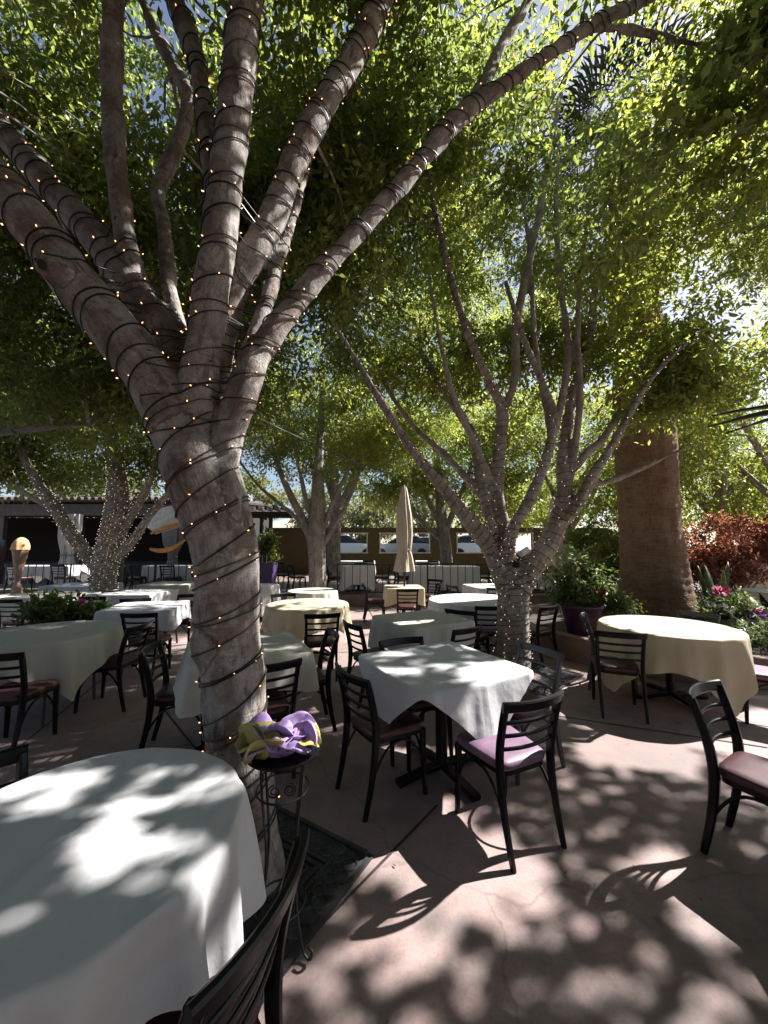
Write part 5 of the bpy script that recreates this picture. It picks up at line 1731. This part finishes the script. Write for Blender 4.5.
# ------------------------------------------------------------------ window wall at the back of the terrace
def window_wall():
    y0, th = 18.3, 0.3
    root = thing('garden_wall', 'olive-brown wall with open windows onto the car park', 'wall', (0, y0, TZ))
    xa, xb = -5.7, 11.0
    zb, zt, ztop = 1.02, 2.03, 2.22
    ops = [(-2.72, -0.80), (-0.22, 2.25), (3.55, 4.8), (5.9, 7.3)]
    m = MB()
    m.box(((xa + xb) / 2, 0, zb / 2), (xb - xa, th, zb))
    m.box(((xa + xb) / 2, 0, (zt + ztop) / 2), (xb - xa, th, ztop - zt))
    e = [xa] + [v for o in ops for v in o] + [xb]
    for i in range(0, len(e), 2):
        m.box(((e[i] + e[i + 1]) / 2, 0, (zb + zt) / 2), (e[i + 1] - e[i], th, zt - zb))
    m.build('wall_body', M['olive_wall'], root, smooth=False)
    for a, b in ops:
        f = MB()
        w = 0.05
        f.box(((a + b) / 2, -th / 2 - 0.012, zb + w / 2), (b - a + 0.06, 0.03, w))
        f.box(((a + b) / 2, -th / 2 - 0.012, zt - w / 2), (b - a + 0.06, 0.03, w))
        for x in (a + w / 2, b - w / 2):
            f.box((x, -th / 2 - 0.012, (zb + zt) / 2), (w, 0.03, zt - zb - 2 * w))
        if b - a > 2.2:
            f.box(((a + b) / 2 + 0.05, -th / 2 - 0.012, (zb + zt) / 2), (0.10, 0.03, zt - zb - 2 * w))
        f.build('window_frame', M['trim'], root, smooth=False)
    MB().box(((xa + xb) / 2, 0, ztop + 0.025), (xb - xa + 0.1, th + 0.08, 0.05)).build('coping', M['olive_wall'], root, smooth=False)
window_wall()
w2 = thing('boundary_wall', 'tan stucco wall at the right edge beyond the copper-red bush', 'wall', (11.5, 10.6, 0))
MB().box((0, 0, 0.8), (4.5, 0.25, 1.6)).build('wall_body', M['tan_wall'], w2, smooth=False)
MB().box((0, 0, 1.63), (4.6, 0.33, 0.06)).build('coping', M['tan_wall'], w2, smooth=False)

# ------------------------------------------------------------------ parked cars
def make_car(label, x, y, rz, body, z=0.92):
    root = thing('parked_car', label, 'car', (x, y, z), rz, 'cars parked beyond the wall')
    def hull(sections, w0):
        vs, fs = [], []
        for (xx, zl, zh, w) in sections:
            vs += [(xx, -w, zl), (xx, -w * 0.97, (zl + zh) / 2 + 0.05), (xx, -w * 0.86, zh), (xx, w * 0.86, zh), (xx, w * 0.97, (zl + zh) / 2 + 0.05), (xx, w, zl)]
        n = len(sections)
        for i in range(n - 1):
            for k in range(6):
                k2 = (k + 1) % 6
                fs.append((i * 6 + k, i * 6 + k2, i * 6 + 6 + k2, i * 6 + 6 + k))
        fs.append(tuple(range(6))[::-1])
        fs.append(tuple((n - 1) * 6 + k for k in range(6)))
        return vs, fs
    vs, fs = hull([(-2.25, 0.45, 0.75, 0.72), (-2.15, 0.28, 0.92, 0.84), (-1.2, 0.25, 1.0, 0.88), (0.9, 0.25, 0.98, 0.88), (1.9, 0.27, 0.86, 0.84), (2.2, 0.4, 0.66, 0.70)], 0.9)
    MB().add(vs, fs).build('body', body, root)
    vs, fs = hull([(-1.75, 0.98, 1.03, 0.74), (-1.2, 0.98, 1.44, 0.70), (0.1, 0.98, 1.50, 0.70), (0.95, 0.96, 1.03, 0.74)], 0.9)
    MB().add(vs, fs).build('windows', M['car_glass'], root)
    MB().add(*hull([(-1.15, 1.445, 1.47, 0.68), (-0.6, 1.46, 1.52, 0.70), (0.1, 1.46, 1.53, 0.68)], 0.9)).build('roof', body, root)
    for wx in (-1.4, 1.4):
        for s in (-1, 1):
            m = MB()
            seg = 20
            vs, fs = [], []
            for yy in (-0.1, 0.1):
                for a in range(seg):
                    vs.append((wx + 0.32 * math.cos(2 * PI * a / seg), s * 0.80 + yy, 0.32 + 0.32 * math.sin(2 * PI * a / seg)))
            for a in range(seg):
                a2 = (a + 1) % seg
                fs.append((a, a2, seg + a2, seg + a))
            fs += [tuple(range(seg))[::-1], tuple(range(seg, 2 * seg))]
            m.add(vs, fs).build('wheel', M['tyre'], root, smooth=False)
    for s in (-1, 1):
        MB().box((2.1, s * 0.58, 0.68), (0.12, 0.24, 0.12)).build('headlight', M['trim'], root)
make_car('white car seen through the left opening of the olive wall', -2.5, 25.0, R(0), M['car_white'])
make_car('silver car parked behind the wall, second opening', 1.2, 26.5, R(180), M['car_silver'])
make_car('white car parked further back, seen between umbrella and middle tree', 3.4, 30.0, R(12), M['car_white'])
make_car('white car seen through the opening beside the middle tree', 6.3, 25.5, R(5), M['car_white'])
make_car('silver car far back behind the left opening', -2.2, 33.0, R(170), M['car_silver'])

# ------------------------------------------------------------------ pavilion at the left
def pavilion():
    root = thing('pavilion', 'long dark dining pavilion with scalloped tile edge and curtained openings', 'building', (-9, 13.5, TZ))
    W0, W1 = -15.0, 3.1        # local x
    MB().box(((W0 + W1) / 2, 0, 2.66), (W1 - W0, 0.30, 0.42)).build('beam', M['beam'], root, smooth=False)
    # roof slab sloping up and back, with barrel tiles along the eave
    m = MB()
    m.add([(W0 - 0.2, -0.35, 2.92), (W1 + 0.2, -0.35, 2.92), (W1 + 0.2, 5, 3.35), (W0 - 0.2, 5, 3.35), (W0 - 0.2, -0.35, 2.99), (W1 + 0.2, -0.35, 2.99), (W1 + 0.2, 5, 3.42), (W0 - 0.2, 5, 3.42)],
          [(3, 2, 1, 0), (4, 5, 6, 7), (0, 1, 5, 4), (1, 2, 6, 5), (2, 3, 7, 6), (3, 0, 4, 7)])
    rf = m.build('roof', M['dark_wood'], root, smooth=False)
    m = MB()
    n = int((W1 - W0) / 0.25)
    for i in range(n):
        x = W0 + 0.125 + i * 0.25
        m.tube([(x, -0.42, 3.02), (x, 1.2, 3.16), (x, 4.9, 3.47)], 0.085, 10)
    m.build('eave_tiles', M['tile'], rf)
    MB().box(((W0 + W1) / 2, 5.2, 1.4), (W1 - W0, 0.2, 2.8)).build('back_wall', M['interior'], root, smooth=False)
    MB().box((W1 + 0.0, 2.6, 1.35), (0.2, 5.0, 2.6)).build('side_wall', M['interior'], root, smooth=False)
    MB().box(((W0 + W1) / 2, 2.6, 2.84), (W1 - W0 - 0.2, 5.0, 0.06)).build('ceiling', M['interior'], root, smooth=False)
    for x in (-4.9, -2.05, -0.42, 2.95):
        MB().box((x, 0, 1.225), (0.16, 0.16, 2.45)).build('post', M['beam'], root, smooth=False)
    for x, z in ((-4.0, 2.30), (1.0, 2.3)):
        MB().lathe([(0.17, 0), (0.2, 0.03), (0.05, 0.08)], c=(x, 1.2, z), seg=18).build('ceiling_lamp', M['trim'], root)
pavilion()
def curtain(label, x, y, top, w, mat, tie=0.42, name='curtain'):
    root = thing(name, label, 'curtain', (x, y, TZ), 0, 'tied curtains of the pavilion')
    N, H = 64, 30
    vs, fs = [], []
    for i in range(H + 1):
        t = i / H
        z = top * (1 - t)
        k = 1 - 0.55 * math.exp(-((z / top - tie) / 0.16) ** 2) - 0.12 * (1 - z / top)
        for j in range(N):
            u = 2 * PI * j / N
            f = 1 + 0.16 * math.sin(9 * u + 0.6 * math.sin(z * 3)) + 0.07 * math.sin(15 * u)
            vs.append((w / 2 * k * math.cos(u) * f, 0.11 * k * math.sin(u) * f, z + 0.01))
    for i in range(H):
        for j in range(N):
            j2 = (j + 1) % N
            fs.append((i * N + j, (i + 1) * N + j, (i + 1) * N + j2, i * N + j2))
    fs.append(tuple(range(N)))
    MB().add(vs, fs).build('cloth', M[mat], root)
    m = MB()
    pts = [(w / 2 * 0.47 * math.cos(2 * PI * a / 24), 0.075 * math.sin(2 * PI * a / 24), top * tie + 0.02) for a in range(24)]
    m.sweep(pts, rrect(0.03, 0.006), (0, 0, 1), closed=True).build('tie_back', M['curtain_dark'], root)
curtain('pale grey tied curtain left of the light-wrapped tree', -10.6, 12.6, 2.42, 0.52, 'curtain')
curtain('slate strip of curtain beside the pale tied one', -10.95, 12.72, 2.42, 0.45, 'curtain')
curtain('slate blue tied curtain behind the orange swoosh banner', -7.15, 12.6, 2.3, 0.7, 'curtain_dark')
# banner with orange swooshes
bx, by = -7.1, 12.2
bn = thing('shade_banner', 'white canopy shape with two orange swooshes hanging before the slate curtain', 'banner', (bx, by, 2.35))
m = MB()
m.add([(-0.75, 0, -0.05), (-0.3, 0.02, 0.55), (0.55, 0.0, 0.75), (0.62, 0.02, 0.0), (-0.4, -0.02, -0.32)], [(0, 1, 2, 3, 4)])
o = m.build('canvas', M['white_plastic'], bn, smooth=False)
o.modifiers.new('thick', 'SOLIDIFY').thickness = 0.02
for z0, k in ((-0.05, 1.0), (-0.55, 0.95)):
    pts = [(-0.55 + 1.15 * i / 14, -0.06, z0 - 0.25 + (0.38 * (i / 14) ** 0.8 if k == 1.0 else 0.30 * (i / 14) ** 2.2) - 0.10 * math.sin(PI * i / 14) * (0 if k == 1 else 1)) for i in range(15)]
    MB().sweep(pts, rrect(0.065, 0.012), (0, 0, 1), [0.25 + 0.9 * math.sin(PI * (0.1 + 0.85 * i / 14)) for i in range(15)]).build('swoosh', M['orange_paint'], bn)
# second dark pergola end seen between the trunk and the wall
pg = thing('pergola', 'dark timber pergola end between the leaning trunk and the olive wall', 'pergola', (-4.6, 14.2, TZ))
MB().box((0, 0, 2.55), (2.2, 0.14, 0.24)).build('beam', M['dark_wood'], pg, smooth=False)
for i in range(7):
    MB().box((-0.9 + i * 0.30, 0.0, 2.74), (0.07, 1.8, 0.14)).build('rafter', M['dark_wood'], pg, smooth=False)
for x in (-0.75, -0.1, 0.25):
    MB().box((x, 0.0, 1.215), (0.12, 0.12, 2.43)).build('post', M['dark_wood'], pg, smooth=False)

# ------------------------------------------------------------------ purple pot, cone statue, flower box
pt = thing('square_planter', 'tall purple square planter with dark shrub near the leaning trunk', 'planter', (-3.32, 10.6, TZ))
m = MB()
m.box((0, 0, 0.43), (0.36, 0.36, 0.84), 0, 1.35)
m.build('pot', M['purple_pot'], pt, smooth=False)
MB().box((0, 0, 0.855), (0.44, 0.44, 0.02)).build('soil', M['soil'], pt)
plant_part('foliage', [(-3.32 + random.gauss(0, 0.16), 10.6 + random.gauss(0, 0.12), 1.25 + random.random() * 0.75) for i in range(26)], M['leaf1'], pt, 12, 6, 0.09, 0.16, 0.1)

ic = thing('cone_statue', 'giant ice-cream cone statue with orange scoop before the pavilion', 'statue', (-8.65, 8.85, 0))
def scoop_wob(th, z):
    return 0.05 * math.sin(5 * th + z * 9) + 0.03 * math.sin(11 * th + 3)
MB().lathe([(0.17, 1.52), (0.235, 1.54), (0.23, 1.58), (0.215, 1.66), (0.17, 1.75), (0.10, 1.81), (0.02, 1.835)], seg=36, wob=scoop_wob).build('scoop', M['scoop'], ic)
m = MB()
m.lathe([(0.02, 0.62), (0.06, 0.70), (0.10, 0.95), (0.15, 1.25), (0.205, 1.5), (0.225, 1.53), (0.19, 1.525)], seg=36, wob=lambda th, z: 0.02 * math.sin(12 * th + z * 30) * math.sin(12 * th - z * 30))
m.build('cone', M['cone'], ic)
MB().lathe([(0.26, 0.0), (0.27, 0.05), (0.2, 0.3), (0.13, 0.62), (0.08, 0.78), (0.03, 0.80)], seg=28).build('stand', M['cone'], ic)
su = thing('sundae_statue', 'tall dessert glass statue, brown above and purple below, at the left edge', 'statue', (-8.05, 7.55, 0))
MB().lathe([(0.20, 1.15), (0.25, 1.25), (0.27, 1.6), (0.24, 1.72), (0.12, 1.80), (0.02, 1.82)], seg=28, wob=scoop_wob).build('topping', M['chocolate'], su)
MB().lathe([(0.12, 0.75), (0.17, 0.9), (0.21, 1.15), (0.20, 1.2)], seg=28).build('middle', M['orange_paint'], su)
MB().lathe([(0.26, 0.0), (0.27, 0.04), (0.22, 0.2), (0.17, 0.5), (0.12, 0.74), (0.10, 0.76)], seg=28).build('foot', M['purple_pot'], su)

fb = thing('flower_box', 'low box of leafy plants with a pink bloom behind the left round table', 'planter', (-4.35, 5.15, 0))
m = MB()
for s in (-1, 1):
    m.box((0, s * 0.22, 0.21), (0.95, 0.03, 0.42))
    m.box((s * 0.46, 0, 0.21), (0.03, 0.408, 0.42))
m.box((0, 0, 0.37), (0.88, 0.408, 0.02))
m.build('box', M['dark_wood'], fb, smooth=False)
plant_part('foliage', [(-4.35 + random.uniform(-0.4, 0.4), 5.15 + random.uniform(-0.18, 0.18), 0.52 + random.random() * 0.28) for i in range(26)], M['leaf_pot'], fb, 11, 6, 0.09, 0.13, -0.3)
plant_part('foliage', [(-4.45 + random.uniform(-0.2, 0.2), 5.1, 0.75 + random.random() * 0.12) for i in range(5)], M['leaf3'], fb, 8, 5, 0.10, 0.1, -0.5)
blossom('flower', (-4.05, 5.05, 0.86), 0.045, M['flower_pink'], fb, 30)

# ------------------------------------------------------------------ dark bladed plant just past the right edge
yu = thing('yucca_plant', 'dark long-bladed yucca reaching in at the right edge', 'plant', (1.72, 1.26, 0))
pot(MB(), 0.16, 0.22, 0.38).build('pot', M['maroon_pot'], yu)
MB().tube([(0, 0, 0.34), (0.02, 0.02, 1.1), (0.0, 0.0, 2.14)], [0.05, 0.04, 0.035], 8).build('stem', M['bark1'], yu)
for i in range(22):
    a = i * 2.399
    el = R(-6 + 66 * ((i * 5) % 22) / 22)
    d = Vector((math.cos(a) * math.cos(el), math.sin(a) * math.cos(el), math.sin(el)))
    if d.x < -0.25:
        d = Vector((d.x, d.y * 0.6, d.z)).normalized()
    s = d.cross(Vector((0, 0, 1))).normalized()
    L = 0.44
    vs, fs = [], []
    for j in range(7):
        t = j / 6
        c = Vector((0, 0, 2.10)) + d * L * t + Vector((0, 0, -0.06 * t * t))
        w = 0.032 * (0.6 + 0.9 * t - 1.48 * t * t * t)
        vs += [c - s * w, c + Vector((0, 0, -0.004)), c + s * w]
    for j in range(6):
        for q in (0, 1):
            fs.append((j * 3 + q, j * 3 + q + 1, j * 3 + 4 + q, j * 3 + 3 + q))
    o = MB().add(vs, fs).build('blade', M['blade'], yu)
    o.modifiers.new('thick', 'SOLIDIFY').thickness = 0.003

# cable slung from the near tree towards the middle tree
cb = MB()
pa, pb = Vector(at(262, 420, 2.05)), Vector(at(499, 452, D2 - .05))
cb.tube([pa.lerp(pb, i / 30) + Vector((0, 0, -0.35 * math.sin(PI * i / 30))) for i in range(31)], 0.005, 5)
tag(cb.build('light_cable', M['wire']), 'thin dark cable slung between the leaning tree and the middle tree', 'cable')

ic.scale = (0.72, 0.72, 1.0)
# ------------------------------------------------------------------ dry leaves on the floor
n = 260
P = np.stack([rng.uniform(-5, 5, n), 0.9 + 8.6 * rng.random(n) ** 1.6, np.full(n, 0.006)], 1)
a = rng.uniform(0, 6.28, n)
l = np.stack([np.cos(a), np.sin(a), rng.uniform(0.0, 0.25, n)], 1)
s = np.stack([-np.sin(a), np.cos(a), rng.uniform(0.0, 0.3, n)], 1)
ln = rng.uniform(0.008, 0.032, n)[:, None]
vs = np.stack([P, P + l * ln * 0.5 + s * ln * 0.2, P + l * ln, P + l * ln * 0.5 - np.stack([s[:, 0], s[:, 1], -s[:, 2]], 1) * ln * 0.2], 1).reshape(-1, 3)
q = np.arange(n)[:, None] * 4 + np.array([[0, 1, 2, 3]])
M['dry_leaf'] = leaf_mat('dry_leaf', (0.05, 0.03, 0.015), (0.16, 0.10, 0.04), (0.2, 0.12, 0.03), 0.2)
o = bpy.data.objects.new('fallen_leaves', arrays_mesh('fallen_leaves', vs, q, M['dry_leaf'], {'rnd': rng.random(n * 4)}))
COL.objects.link(o)
tag(o, 'small dry leaves scattered over the patio floor', 'leaves', None, 'stuff')
